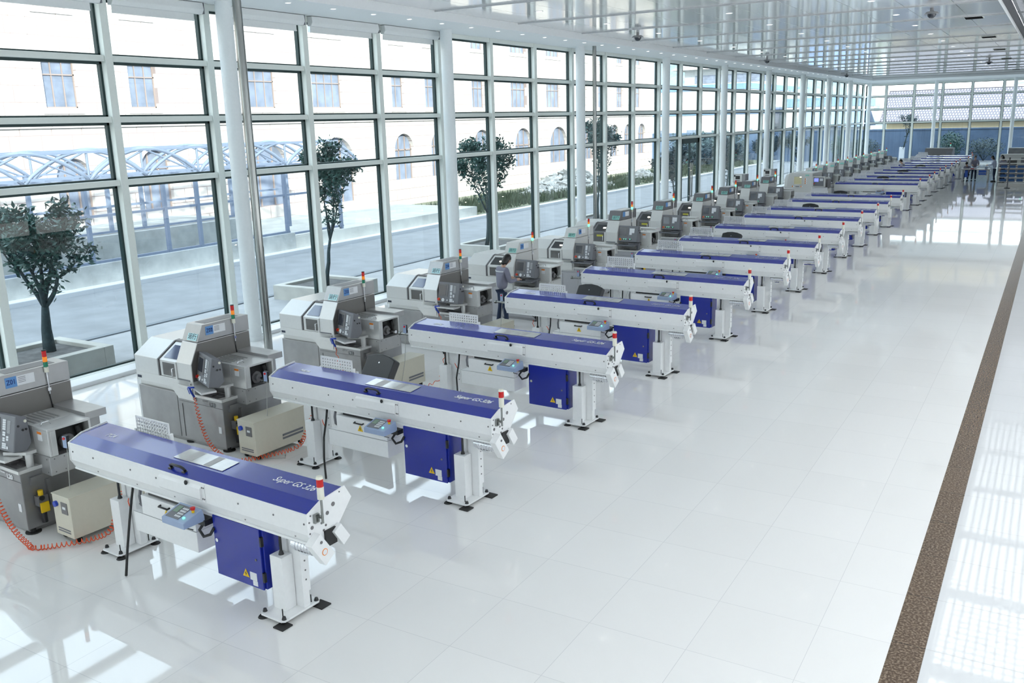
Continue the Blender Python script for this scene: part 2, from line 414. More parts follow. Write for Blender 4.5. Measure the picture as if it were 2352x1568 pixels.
# columns
for i, y in enumerate([14.14, 22.25, 30.75, 39.25, 47.5, 55.9, 64.35, 72.4, 80.5, 89.6]):
    mb = MB(); mb.cyl((.5, y-.08, 0), (.5, y-.08, ZS), .168, n=32)
    mb.cyl((.5, y-.08, 0), (.5, y-.08, .1), .185, n=32)
    o = mb.build('trim_%d' % (10+i), M_['column']); struct(o)
for i, (x, y) in enumerate([(6.0, 89.6), (12.1, 89.6), (18.1, 89.6)]):
    mb = MB(); mb.cyl((x, y, 0), (x, y, 7.2), .15, n=24); struct(mb.build('trim_%d' % (20+i), M_['column']))
# stainless pipes
for (x, y, r, lab) in ((1.9, 13.11, .085, 'polished stainless steel pipe right of the first white column'),
                       (.98, 30.85, .07, 'polished stainless steel pipe beside the third white column')):
    mb = MB(); mb.cyl((x, y, 0), (x, y, 2.25), r*1.03, n=24); mb.cyl((x, y, 2.25), (x, y, ZS), r, n=24)
    mb.cyl((x, y, 0), (x, y, .03), r*1.5, n=24); mb.cyl((x, y, 2.2), (x, y, 2.3), r*1.08, n=24)
    tag(mb.build('steel_pipe', M_['steel']), lab, 'pipe')

# roller blinds at the head of the nearest windows
for i, (a, b) in enumerate([(8.93, 11.5), (11.66, 13.9), (14.3, 16.9), (17.07, 19.67), (19.84, 22.4)]):
    words = ['above the leftmost full pane', 'just left of the first white column', 'behind the stainless pipe',
             'two panes right of the first white column', 'just left of the second white column'][i]
    mb = MB(); mb.prism([(-.02, 7.19), (.13, 7.19), (.15, 7.05), (.10, 6.97), (-.02, 6.97)], a+.04, b-.04, 'y')
    o = mb.build('roller_blind', M_['blind'], bevel=.01)
    s2 = MB(); s2.box((.0, a+.1, 6.86), (.012, b-.2, 6.97)); s2.box((-.005, a+.1, 6.83), (.02, b-.2, 6.86)); s2.build('blind_cloth', M_['blind'], o)
    s3 = MB(); s3.box((-.02, b-.04, 6.97), (.14, b-.02, 7.19)); s3.build('end_cap', M_['panelgrey'], o)
    tag(o, 'rolled-up white blind '+words, 'blind', 'roller blinds along the window head')

# soffit downlights
dl = MB(); dl.cyl((0, 0, -.006), (0, 0, .0), .075, n=20)
d0 = dl.build('downlight', M_['plaster'])
ins = MB(); ins.cyl((0, 0, -.010), (0, 0, -.006), .055, n=20); ins.build('diffuser', P('downlight_lens', (.9, .9, .9), .2, emit=(1, 1, 1), estr=.6), d0)
k = 0
for y in [2.3+1.42*i for i in range(0, 55)]:
    if y < 12.5 or y > 82: continue
    o = d0 if k == 0 else copy_tree(d0); k += 1
    o.location = (1.35, y, ZS)
    tag(o, 'small round downlight in the flat white soffit above the left windows', 'downlight', 'downlights in the left soffit')
k = 0
for i in range(2, 19):
    for xx in (3.8, 7.5, 11.2):
        y = -1.0+4.13*i+2.0
        if y > 81: continue
        o = copy_tree(d0); o.location = (xx, y, ZC); o.scale = (1.4, 1.4, 1)
        tag(o, 'small round downlight in the glossy panelled ceiling', 'downlight', 'downlights in the panelled ceiling')
# dome cameras
dc_m = P('camera_grey', (.35, .35, .36), .4)
for i, (x, y, lab) in enumerate([(3.41, 29.06, 'dome camera under ceiling near the left soffit, nearest one'), (12.3, 28.72, 'dome camera under ceiling at upper right, largest on that side'),
                  (2.91, 46.49, 'small dome camera along the left soffit, second from the front'), (11.79, 60.46, 'small dome camera at right, far half of the ceiling'), (2.17, 70.06, 'small dome camera along the left soffit, farthest one')]):
    t = thing('dome_camera', lab, 'camera', (x, y, ZC))
    a = MB(); a.cyl((0, 0, -.10), (0, 0, 0), .05); a.cyl((0, 0, -.16), (0, 0, -.10), .20, .13, n=20); a.build('housing', dc_m, t)
    a = MB(); a.ball((0, 0, -.16), .12, sc=(1, 1, -1), half=True); a.build('lens_dome', M_['screen'], t)
# dark ceiling vents
for i, (x, y) in enumerate([(13.05, 32.6), (12.92, 41.6), (12.82, 50.7), (12.68, 60.1), (12.6, 69.0), (12.5, 77.5)]):
    a = MB(); a.box((-.27, -.32, -.012), (.27, .32, 0)); o = a.build('ceiling_vent', M_['frame'], loc=(x, y, ZC))
    a = MB()
    a.box((-.24, -.30, -.03), (.24, .30, -.012)); a.build('grille', P('vent_dark', (.02, .02, .02), 1.0, spec=0.0) if i == 0 else bpy.data.materials['vent_dark'], o)
    tag(o, 'dark square ceiling vent, %s in the row at upper right' % ['nearest', 'second', 'third', 'fourth', 'fifth', 'farthest'][i], 'vent', 'ceiling vents at upper right')

# ================================================================== outside
asph = P('concrete_road', (.21, .225, .24), .8, noise=.12, nscale=1.2)
conc = P('weathered_concrete', (.34, .36, .36), .8, noise=.22, nscale=1.5)
kerb_m = P('pale_kerb', (.52, .54, .57), .7)
mb = MB(); mb.box((-9.3, -60, -.35), (-3.4, 140, -.12)); struct(mb.build('ground', asph), 'concrete road outside the glass wall')
pave = P('pale_pavement', (.29, .30, .31), .8, noise=.1, nscale=2)
mb = MB(); mb.box((-3.3, -60, -.35), (-.3, 91, -.06)); mb.box((-.3, 90.35, -.35), (60, 120, -.06)); mb.box((-3.4, 91, -.35), (-.3, 120, -.06))
mb.box((-.3, -60, -.35), (60, -4.4, -.06)); struct(mb.build('ground', pave), 'pale pavement beside the hall')
mb = MB(); mb.box((-3.5, -60, -.3), (-3.3, 91, -.03)); struct(mb.build('trim_40', P('kerb_dark', (.16, .18, .20), .8)), 'dark near kerb of the road')
mb = MB(); mb.box((-9.75, -60, -.3), (-9.3, 140, .03)); struct(mb.build('trim_41', kerb_m, bevel=.02), 'pale far kerb of the road')
soil = P('dry_grass_soil', (.17, .18, .12), .95, noise=.4, nscale=2.5)
mb = MB(); mb.box((-17.0, 40, -.3), (-9.75, 140, .05)); mb.box((-120, 81, -.3), (-9.75, 97, .04)); mb.box((-120, 98, -.3), (-9.75, 260, .04)); mb.box((-9.75, 140, -.3), (120, 260, .04)); mb.box((-.0, 120, -.3), (120, 140, .04)); struct(mb.build('ground', soil), 'weedy ground beyond the road')
# retaining wall and concrete platform
mb = MB(); mb.box((-10.6, -10, -.2), (-10.2, 26.6, .58)); mb.box((-12.9, -10, .2), (-12.6, 26.6, 1.15)); mb.box((-17, -10, -.2), (-12.9, 26.6, 1.10)); mb.box((-12.6, -10, -.2), (-10.6, 26.6, .2))
struct(mb.build('wall_outer', conc, bevel=.01), 'low weathered concrete retaining wall across the road')
mb = MB(); mb.box((-17, 26.6, -.2), (-10.2, 40, .40)); struct(mb.build('ground', P('platform_concrete', (.42, .43, .41), .8, noise=.15, nscale=1)), 'raised concrete platform in front of the stone building')

# stone-faced office building
FX = -17.0
stone = tile_mat('stone_cladding', (.50, .455, .43), 1.25, .02, (.30, .24, .23), .7, vary=.03, plane='yz', size2=.60, offset=.35, offx=200, offy=20)
bt = thing('office_building', 'long cream stone-clad building with arched ground floor windows across the road', 'building', (FX, 48, 0))
def loc_(y): return y-48.0
wins = [(14.2, 15.6), (17.6, 19.0), (21.2, 22.6), (24.9, 26.25), (30.8, 33.1), (35.6, 37.9), (42.1, 43.25), (45.3, 46.4), (50.4, 51.9), (55.3, 57.5), (60.4, 62.6), (65.6, 67.2), (69.2, 70.6), (72.9, 74.3), (76.9, 78.2)]
arches = [(14.4, 1.4, 3.7, 1.4), (18.2, 1.4, 3.7, 1.4), (21.95, 1.5, 3.72, 1.4), (25.75, 1.5, 3.9, 1.4), (32.2, 2.7, 4.0, 1.0), (37.2, 2.6, 4.1, .7), (43.0, 1.8, 4.15, 1.55), (46.5, 1.6, 4.15, 1.55), (51.5, 2.2, 4.2, 1.55), (56.9, 2.3, 4.2, 1.6), (62.3, 2.8, 4.2, 1.6), (67.3, 2.0, 4.2, 1.6), (72.5, 1.7, 4.2, 1.6), (75.4, 1.7, 4.2, 1.6), (78.45, 1.7, 4.2, 1.6)]
DEP = .30
# the facade: strips of wall between openings
wl = MB()
Y0, Y1 = -20.0, 81.0
def strip(z0, z1, holes):
    y = Y0
    for a, b in holes:
        wl.box((-DEP, loc_(y), z0), (0, loc_(a), z1)); y = b
    wl.box((-DEP, loc_(y), z0), (0, loc_(Y1), z1))
strip(-.3, .7, [])
# ground floor up to 4.4: rectangular openings then arched heads
zb = .7; ar = sorted(arches)
def openings(): return [(c-w_/2, c+w_/2) for c, w_, t_, b_ in ar]
strip(.7, 4.25, openings())
for c, w_, t_, b_ in ar:
    a, b = c-w_/2, c+w_/2
    if b_ > .7: wl.box((-DEP, loc_(a), .7), (0, loc_(b), b_))
    spr = max(b_+.3, t_-w_/2); rise = t_-spr; n_ = 14
    for k in range(n_):
        t0 = PI-PI*k/n_; t1 = PI-PI*(k+1)/n_
        ya, yb = c+w_/2*math.cos(t0), c+w_/2*math.cos(t1)
        za, zb2 = spr+rise*math.sin(t0), spr+rise*math.sin(t1)
        wl.prism([(loc_(ya), za), (loc_(yb), zb2), (loc_(yb), 4.25), (loc_(ya), 4.25)], -DEP, 0, 'x')
strip(4.25, 5.6, [])
strip(5.6, 7.35, wins)
strip(7.35, 9.22, [])
strip(9.22, 11.0, wins)
strip(11.0, 12.5, [])
wl.box((-9, loc_(Y0), -.3), (-8.7, loc_(Y1), 12.5)); wl.box((-9, loc_(Y1)-.3, -.3), (-DEP, loc_(Y1), 12.5)); wl.box((-9, loc_(Y0), 12.4), (0, loc_(Y1), 12.7))
wl.build('wall', stone, bt)
mo = MB()
for z0, z1, d in ((4.86, 4.98, .10), (5.02, 5.10, .05), (12.3, 12.7, .3)): mo.box((0, loc_(Y0), z0), (d, loc_(Y1), z1))
for a, b in wins:
    for z in (5.38, 9.0): mo.box((0, loc_(a-.15), z), (.05, loc_(b+.15), z+.06))
y = 16.3
for y in (16.4, 20.2, 23.8, 27.8, 34.4, 40.3, 48.6, 53.6, 58.9, 64.6, 68.4, 71.7, 75.6, 80.6):
    mo.box((0, loc_(y), 5.1), (.06, loc_(y+.6), 12.3))
mo.build('moulding', stone, bt)
wf = P('brown_window_frame', (.28, .22, .20), .5); wg = P('hazy_blue_window_pane', (.19, .22, .29), .25, spec=.4, noise=.25, nscale=1.5)
for a, b in wins:
    for z0, z1 in ((5.6, 7.35), (9.22, 11.0)):
        g = MB(); g.box((-.26, loc_(a), z0), (-.22, loc_(b), z1))
        fr = MB()
        for (p, q, r, s_) in ((a, b, z0, z0+.05), (a, b, z1-.05, z1), (a, a+.05, z0, z1), (b-.05, b, z0, z1), (a, b, z0+1.2, z0+1.25)):
            fr.box((-.22, loc_(p), r), (-.17, loc_(q), s_))
        nn = 3 if b-a > 1.3 else 2
        if b-a > 2: nn = 4
        for k in range(1, nn): fr.box((-.22, loc_(a+(b-a)*k/nn-.02), z0), (-.18, loc_(a+(b-a)*k/nn+.02), z1))
        fo = fr.build('window', wf, bt); g.build('pane', wg, fo)
for c, w_, t_, b_ in ar:
    a, b = c-w_/2, c+w_/2
    fr = MB()
    for k in range(1, 3): fr.box((-.26, loc_(a+w_*k/3-.03), b_), (-.2, loc_(a+w_*k/3+.03), t_-.15))
    fr.box((-.26, loc_(a), t_-w_/2-.05), (-.2, loc_(b), t_-w_/2+.03)); fr.box((-.26, loc_(a), b_), (-.2, loc_(a+.06), t_-.4)); fr.box((-.26, loc_(b-.06), b_), (-.2, loc_(b), t_-.4))
    fo = fr.build('arched_window', wf, bt)
    g = MB(); g.box((-.29, loc_(a), b_), (-.26, loc_(b), t_)); g.build('pane', wg, fo)

# steel canopy over the ramp: front and rear frames joined by beams
sc_m = P('pale_blue_steel_paint', (.17, .21, .29), .5)
ct = thing('steel_canopy', 'pale blue-grey steel canopy frame with arched trusses above the concrete ramp', 'canopy', (-10.4, 20, .58))
def rect(mbx, p0, p1, wd): 
    p0 = Vector(p0); p1 = Vector(p1); mbx.cyl(p0, p1, wd*.72, n=4)
for xx, zb_, nm in ((0, 0, 'front'), (-3.0, .55, 'rear')):
    for y in (5.2, 9.5, 14.0, 17.75, 20.7, 22.1, 26.4, 29.6):
        p = MB(); p.box((xx-.06, y-20-.06, zb_ if y < 27 else -.18), (xx+.06, y-20+.06, 2.7)); p.build('post', sc_m, ct)
    tr = MB()
    tr.box((xx-.05, -16, 2.50), (xx+.05, 9.7, 2.60)); tr.box((xx-.05, -16, 3.45), (xx+.05, 9.0, 3.53)); tr.box((xx-.04, -16, 2.72), (xx+.04, 9.7, 2.78))
    k = 0; y = -14.9
    while y < 9:
        L = 4.3; pts = [(xx, y+L*i/16, 2.6+.92*math.sin(PI*i/16)**.8) for i in range(17)]
        tr.tube(pts, .065, n=6)
        pts = [(xx, y+L/2+L*i/16, 2.6+.92*math.sin(PI*i/16)**.8) for i in range(17)]
        if y+L*1.5 < 9.9: tr.tube(pts, .055, n=6)
        tr.cyl((xx, y, 2.6), (xx, y, 3.5), .04, n=6)
        tr.cyl((xx, y, 2.6), (xx, y+L/2, 3.5), .035, n=6); tr.cyl((xx, y+L/2, 3.5), (xx, y+L, 2.6), .035, n=6)
        y += L
    tr.build('truss', sc_m, ct)
    rl = MB(); rl.box((xx-.04, -16, 1.45), (xx+.04, 9.7, 1.53)); rl.box((xx-.05, -16, zb_), (xx+.05, 6.5, zb_+.08))
    if xx == 0: rl.box((xx-.05, 6.5, -.1), (xx+.05, 9.7, -.02))
    rl.build('rail', sc_m, ct)
bm_ = MB()
y = -15.5
while y < 9.9:
    bm_.box((-3.0, y-.03, 2.52), (0, y+.03, 2.60)); y += 1.07
bm_.build('cross_beam', sc_m, ct)

# planters and trees
pl_m = P('planter_concrete', (.40, .40, .37), .8, noise=.12, nscale=2)
soil2 = P('planter_soil', (.10, .10, .10), .95, noise=.3, nscale=6)
bark = P('dark_bark', (.02, .04, .045), .8, noise=.3, nscale=15)
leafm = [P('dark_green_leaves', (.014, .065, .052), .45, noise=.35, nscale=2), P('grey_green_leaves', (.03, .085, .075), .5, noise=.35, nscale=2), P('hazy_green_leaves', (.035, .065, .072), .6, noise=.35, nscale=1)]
def grow(seed, height, spread, trunk_h, r0, nleaf, leaf, ratio=.62, first=4, depth=4, lean=(0, 0), upbias=.75):
    rnd = random.Random(seed); tk = MB(); lv = MB()
    tips = []
    def branch(p, d, L, r, dep):
        n_ = 4; pts = [p.copy()]; rr = [r]; q = p.copy(); dd_ = d.copy()
        for i in range(n_):
            dd_ = (dd_+Vector((rnd.uniform(-.16, .16), rnd.uniform(-.16, .16), rnd.uniform(-.02, .14)))).normalized()
            q = q+dd_*L/n_; pts.append(q.copy()); rr.append(r*(1-.45*(i+1)/n_))
            if dep <= 3 and (dep < 3 or i > 0): tips.append((q.copy(), dd_.copy(), dep))
        tk.tube(pts, rr, n=7 if dep > 2 else 4)
        if dep > 0:
            m_ = rnd.choice((2, 3)) if dep > 1 else 2
            if dep == depth: m_ = first
            for k in range(m_):
                az = 2*PI*k/m_+rnd.uniform(-.5, .5); tilt = rnd.uniform(.28, .80)*(1.0 if dep == depth else 1)
                a = dd_.orthogonal().normalized(); b = dd_.cross(a)
                nd = (dd_*math.cos(tilt)+(a*math.cos(az)+b*math.sin(az))*math.sin(tilt)*spread)
                nd.z = abs(nd.z)*upbias+.18; nd.normalize()
                branch(q.copy() if k else q.copy(), nd, L*ratio*rnd.uniform(.85, 1.2) if dep < depth else (height-trunk_h)*.36*rnd.uniform(.85, 1.1), rr[-1]*.8, dep-1)
    branch(Vector((0, 0, 0)), Vector((lean[0], lean[1], 1)).normalized(), trunk_h, r0, depth)
    if tips:
        for i in range(nleaf):
            p, d, dp = tips[rnd.randrange(len(tips))]
            c = p+Vector((rnd.gauss(0, .09), rnd.gauss(0, .09), rnd.gauss(0, .07)))*(1 if dp < 2 else .7)
            a = Vector((rnd.uniform(-1, 1), rnd.uniform(-1, 1), rnd.uniform(-.5, .9))).normalized(); b = a.orthogonal().normalized()
            b = (b*math.cos(i)+a.cross(b)*math.sin(i)); l_ = leaf*rnd.uniform(.7, 1.3)
            lv.face([c, c+a*l_*.5+b*l_*.2, c+a*l_, c+a*l_*.5-b*l_*.2], rnd.random() > .75 and 1 or 0)
    return tk, lv
def tree(name, label, x, y, z, seed, height, spread, trunk_h, r0, nleaf, leaf, group=None, lm=0, **kw):
    t = thing(name, label, 'tree', (x, y, z), 0, group)
    tk, lv = grow(seed, height, spread, trunk_h, r0, nleaf, leaf, **kw)
    tk.build('trunk', bark, t); lv.build('foliage', [leafm[lm], leafm[min(2, lm+1)]], t)
    return t
for i, (x0, x1, y0, y1) in enumerate([(-2.7, -.85, 9.3, 11.45), (-3.0, -.9, 18.15, 20.2), (-3.0, -1.0, 27.2, 29.6), (-3.0, -1.0, 36.4, 38.8)]):
    lab = ['square concrete planter box at left edge around the nearest tree', 'square concrete planter box behind the third machine', 'square concrete planter box behind the fifth machine', 'square concrete planter box outside, farthest of the four by the glass'][i]
    p = MB(); T_ = .30; zt = .34
    p.box((x0, y0, -.1), (x1, y0+.22, zt)); p.box((x0, y1-.22, -.1), (x1, y1, zt)); p.box((x0, y0+.22, -.1), (x0+.22, y1-.22, zt)); p.box((x1-.22, y0+.22, -.1), (x1, y1-.22, zt))
    o = p.build('planter_box', pl_m, bevel=.01); tag(o, lab, 'planter', 'concrete planters along the glass wall')
    s_ = MB(); s_.box((x0+.2, y0+.2, -.1), (x1-.2, y1-.2, zt-.08)); s_.build('soil', soil2, o)
tree('planted_tree', 'dark leafy tree with a stout trunk in planter at left edge', -1.9, 10.7, .26, 14, 3.35, 1.1, .95, .13, 4600, .14, 'trees in planters outside the glass', first=5, depth=4, upbias=1.0)
tree('planted_tree', 'slender leafy tree rising behind the third machine, right of the steel pipe', -1.8, 19.05, .26, 5, 4.3, .55, 1.3, .07, 5200, .13, 'trees in planters outside the glass', first=4, depth=4, upbias=1.0)
tree('planted_tree', 'leafy tree with forked trunk just right of the second white column', -2.0, 27.9, .26, 23, 4.2, .8, 1.2, .08, 4600, .14, 'trees in planters outside the glass', first=4, depth=4, upbias=1.0)
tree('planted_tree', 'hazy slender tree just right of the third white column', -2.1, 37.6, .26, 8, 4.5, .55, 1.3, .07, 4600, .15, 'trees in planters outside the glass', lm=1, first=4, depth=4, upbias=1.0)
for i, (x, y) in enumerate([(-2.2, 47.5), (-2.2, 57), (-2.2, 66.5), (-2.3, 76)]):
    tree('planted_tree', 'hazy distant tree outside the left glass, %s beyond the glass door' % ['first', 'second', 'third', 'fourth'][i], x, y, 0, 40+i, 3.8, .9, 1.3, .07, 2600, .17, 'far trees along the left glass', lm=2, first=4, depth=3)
# rubble heap and weeds
rb = MB(); rnd = random.Random(3)
mound_m = P('broken_white_rubble', (.50, .50, .48), .9, noise=.3, nscale=4)
for cx, cy, R_, H_ in ((-13.2, 56.5, 4.5, 1.6), (-12.6, 52.0, 2.4, .7), (-12.4, 67.5, 1.8, .7)):
    for i in range(int(420*R_/4)):
        a = rnd.uniform(0, 2*PI); q = math.sqrt(rnd.random()); x = cx+R_*.55*q*math.cos(a); y = cy+R_*q*math.sin(a); z = H_*(1-q)*rnd.uniform(.7, 1.05)+.05
        s_ = rnd.uniform(.08, .28); R3 = Matrix.Translation((x, y, z)) @ Matrix.Rotation(rnd.uniform(0, 3), 4, 'X') @ Matrix.Rotation(rnd.uniform(0, 3), 4, 'Z')
        rb.box((-s_, -s_*.7, -s_*.15), (s_, s_*.7, s_*.15), T=R3)
    rb.cyl((cx, cy, 0), (cx, cy, H_*.8), R_*.55, .1, n=16)
tag(rb.build('rubble_heap', mound_m), 'heaps of broken white building rubble on the grass in front of the arches', 'rubble', kind='stuff')
gr = MB()
for i in range(9000):
    x = rnd.uniform(-14.5, -9.9); y = rnd.uniform(40.2, 90) if rnd.random() < .75 else rnd.uniform(45, 60); h_ = rnd.uniform(.12, .5); a = rnd.uniform(0, 2*PI)
    dx, dy = math.cos(a)*.05, math.sin(a)*.05
    gr.face([(x-dx, y-dy, .05), (x+dx, y+dy, .05), (x+rnd.uniform(-.1, .1), y+rnd.uniform(-.1, .1), .05+h_)])
tag(gr.build('weeds', P('dull_green_weeds', (.075, .10, .06), .8, noise=.4, nscale=2)), 'dull green weeds growing along the far kerb of the road', 'weeds', kind='stuff')
# fire hydrant
t = thing('fire_hydrant', 'small red hydrant on the grass beyond the road, right of the rubble', 'hydrant', (-10.5, 61.0, .05))
a = MB(); a.cyl((0, 0, 0), (0, 0, .65), .12); a.ball((0, 0, .65), .14); a.cyl((-.22, 0, .45), (.22, 0, .45), .06); a.build('body', M_['redbtn'], t)

# distant industrial building, villa, hedge, hills
iw = P('white_metal_siding', (.52, .53, .53), .6); ib = P('blue_roof_band', (.16, .27, .50), .6)
def ibuild(name, lab, x0, x1, y0, y1, h, bands):
    t = thing(name, lab, 'building', ((x0+x1)/2, (y0+y1)/2, 0)); cx, cy = (x0+x1)/2, (y0+y1)/2
    a = MB(); a.box((x0-cx, y0-cy, 0), (x1-cx, y1-cy, h)); a.build('wall', iw, t)
    for z0, z1 in bands:
        a = MB(); a.box((x0-cx-.1, y0-cy-.15, z0), (x1-cx+.15, y1-cy+.15, z1)); a.build('blue_band', ib, t)
    a = MB()
    k = 0
    xx = x0+1
    while xx < x1-2: a.box((xx-cx, y0-cy-.08, 1.6), (xx+1.4-cx, y0-cy, 3.0)); xx += 4
    yy = y0+1
    while yy < y1-2: a.box((x1-cx, yy-cy, 1.6), (x1-cx+.08, yy+1.4-cy, 3.0)); yy += 4
    a.build('window', wg, t); return t
ibuild('factory_building', 'white factory with blue bands seen beyond the stone building', -44, -19, 118, 150, 8.6, [(8.0, 8.7), (4.9, 5.5)])
ibuild('factory_building', 'low white factory with blue roof, farther right beyond the glass door', -17, -9, 128, 150, 6.6, [(5.6, 6.7)])
vt = thing('villa', 'white house with a hipped grey roof above the far factory', 'building', (-36, 172, 0))
a = MB(); a.box((-9, -6, 0), (9, 6, 13)); a.build('wall', iw, vt)
a = MB(); a.box((-7, -6.1, 10.6), (7, -6, 12)); a.build('window', wg, vt)
a = MB(); z0 = 13.0
pts = [Vector((-11, -8, z0)), Vector((11, -8, z0)), Vector((11, 8, z0)), Vector((-11, 8, z0))]; top = [Vector((-4, 0, z0+4)), Vector((4, 0, z0+4))]
a.face([pts[0], pts[1], top[1], top[0]]); a.face([pts[1], pts[2], top[1]]); a.face([pts[2], pts[3], top[0], top[1]]); a.face([pts[3], pts[0], top[0]]); a.face(pts[::-1])
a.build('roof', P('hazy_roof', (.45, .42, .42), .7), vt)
hg = MB(); rnd = random.Random(9)
for i in range(5200):
    y = rnd.uniform(82, 96); x = -13.5+rnd.uniform(-2.5, 1.5)-(y-84)*.02; z = rnd.uniform(0, 2.6+.5*math.sin(y*.7)); s_ = rnd.uniform(.12, .3)
    a_ = Vector((rnd.uniform(-1, 1), rnd.uniform(-1, 1), rnd.uniform(-.6, .6))).normalized(); b_ = a_.orthogonal().normalized()
    hg.face([(x, y, z), (x+a_.x*s_+b_.x*s_*.5, y+a_.y*s_+b_.y*s_*.5, z+a_.z*s_+b_.z*s_*.5), (x+a_.x*s_*1.5, y+a_.y*s_*1.5, z+a_.z*s_*1.5), (x+a_.x*s_-b_.x*s_*.5, y+a_.y*s_-b_.y*s_*.5, z+a_.z*s_-b_.z*s_*.5)])
tag(hg.build('hedge', leafm[2]), 'hazy hedge beyond the end of the stone building', 'hedge', kind='stuff')
hill = MB(); rnd = random.Random(21)
N_ = 40
prof = [(-130+i*9.0, 16+9*math.sin(i*.33)+4*math.sin(i*.9)) for i in range(N_)]
for i in range(N_-1):
    x0, h0 = prof[i]; x1, h1 = prof[i+1]
    if x0 > 30: h0 *= .35; 
    if x1 > 30: h1 *= .35
    hill.face([(x0, 225, 0), (x1, 225, 0), (x1, 238, h1*.6), (x0, 238, h0*.6)], 0, True); hill.face([(x0, 238, h0*.6), (x1, 238, h1*.6), (x1, 255, h1), (x0, 255, h0)], 0, True)
    hill.face([(x0, 255, h0), (x1, 255, h1), (x1, 300, 0), (x0, 300, 0)], 0, True)
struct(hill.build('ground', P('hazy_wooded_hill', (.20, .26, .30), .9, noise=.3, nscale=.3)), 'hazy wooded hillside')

# beyond the far glass: boundary wall, tiled house, white block, shrubs
bw = P('blue_grey_boundary_wall', (.10, .15, .235), .8, noise=.25, nscale=.5)
mb = MB(); mb.box((-60, 97.5, -.3), (60, 97.8, 2.93)); mb.box((-60, 97.45, 2.83), (60, 97.85, 2.98)); struct(mb.build('wall_boundary', bw), 'long blue-grey boundary wall beyond the far glass')
ht = thing('tiled_house', 'long cream house with a white-speckled tile roof beyond the far glass', 'house', (20, 106, 0))
a = MB(); a.box((-20.4, 0, 0), (40, 9, 4.0)); a.build('wall', P('cream_render', (.62, .52, .33), .7), ht)
# roof: sloping slab with rows of pan tiles
rm = bpy.data.materials.new('speckled_roof_tiles'); rm.use_nodes = True; t_ = rm.node_tree; b_ = t_.nodes['Principled BSDF']; b_.inputs['Roughness'].default_value = .6
g_ = t_.nodes.new('ShaderNodeNewGeometry'); mp_ = t_.nodes.new('ShaderNodeMapping'); mp_.inputs['Scale'].default_value = (2.9, 2.4, 0)
br_ = t_.nodes.new('ShaderNodeTexBrick'); br_.offset = .5; br_.inputs['Scale'].default_value = 1; br_.inputs['Brick Width'].default_value = .78; br_.inputs['Row Height'].default_value = 1.05
br_.inputs['Mortar Size'].default_value = .20; br_.inputs['Mortar Smooth'].default_value = .4; br_.inputs['Color1'].default_value = (.27, .26, .29, 1); br_.inputs['Color2'].default_value = (.23, .22, .25, 1); br_.inputs['Mortar'].default_value = (.10, .09, .115, 1)
t_.links.new(g_.outputs['Position'], mp_.inputs['Vector']); t_.links.new(mp_.outputs[0], br_.inputs['Vector']); t_.links.new(br_.outputs['Color'], b_.inputs['Base Color'])
a = MB(); a.prism([(-1.2, 3.75), (4.5, 6.95), (10.2, 3.75), (10.2, 3.6), (4.5, 6.8), (-1.2, 3.6)], -21.0, 41, 'x'); a.build('roof', rm, ht)
a = MB(); a.prism([(-1.35, 3.72), (4.5, 7.05), (4.5, 7.25), (-1.4, 3.9)], -21.3, -20.9, 'x'); a.box((-21.3, 4.2, 6.85), (41, 4.8, 7.1)); a.build('ridge', P('pale_ridge', (.55, .55, .58), .7), ht)
wt = thing('white_block', 'white apartment block with blue windows above the tiled roof', 'building', (38, 150, 0))
a = MB(); a.box((-12, 0, 0), (16, 12, 13)); a.build('wall', iw, wt)
for i in range(7):
    for z in (6.0, 9.4):
        a = MB(); a.box((-11+i*3.9, -.06, z), (-8.8+i*3.9, 0, z+2.1)); a.build('window', P('cyan_pane', (.45, .62, .68), .3) if (i == 0 and z == 6.0) else bpy.data.materials['cyan_pane'], wt)
ct2 = thing('blue_shed', 'low blue-roofed shed at the left of the tiled house', 'building', (-6.2, 106, 0))
a = MB(); a.box((-3.6, 0, 0), (3.2, 6, 3.2)); a.build('wall', iw, ct2)
a = MB(); a.prism([(-1, 3.2), (3, 5.0), (7, 3.2)], -4, 3.6, 'x'); a.build('roof', P('hazy_blue_roof', (.22, .34, .62), .6), ct2)
def bush(label, x, y, w_, h_, seed, nl=1500, stem=.4):
    t = thing('shrub', label, 'shrub', (x, y, 0), 0, 'shrubs before the boundary wall'); rnd = random.Random(seed)
    lv = MB(); tk = MB()
    for i in range(7):
        a = rnd.uniform(0, 2*PI); tk.cyl((0, 0, 0), (math.cos(a)*w_*.3, math.sin(a)*w_*.3, h_*.7), .03, .01, n=5)
    for i in range(nl):
        u = Vector((rnd.gauss(0, 1), rnd.gauss(0, 1), rnd.gauss(0, 1))).normalized()*(rnd.random()**.4)
        c = Vector((u.x*w_/2, u.y*w_/2, stem+(h_-stem)*(.5+u.z/2))); a = Vector((rnd.uniform(-1, 1), rnd.uniform(-1, 1), rnd.uniform(-1, 1))).normalized(); b = a.orthogonal().normalized(); s_ = rnd.uniform(.1, .2)
        lv.face([c, c+a*s_*.5+b*s_*.3, c+a*s_, c+a*s_*.5-b*s_*.3])
    tk.build('stem', bark, t); lv.build('foliage', leafm[2] if seed % 2 else leafm[0], t)
bush('round dark shrub at the left end of the boundary wall', -.9, 95.6, 3.3, 2.2, 1)
bush('dark shrub at the left corner partly behind the corner column', -3.2, 95.6, 1.6, 2.6, 2, 900)
bush('tall rounded dark shrub in the middle of the boundary wall', 7.0, 95.6, 2.4, 2.7, 4, 1800)
bush('wide open shrub right of the tall rounded one', 9.8, 95.6, 3.4, 2.1, 3)
tree('young_tree', 'young bare-stemmed tree before the boundary wall, right of the left shrub', 2.7, 95.7, 0, 77, 5.0, .8, 2.4, .09, 900, .16, lm=2, first=3, depth=3)
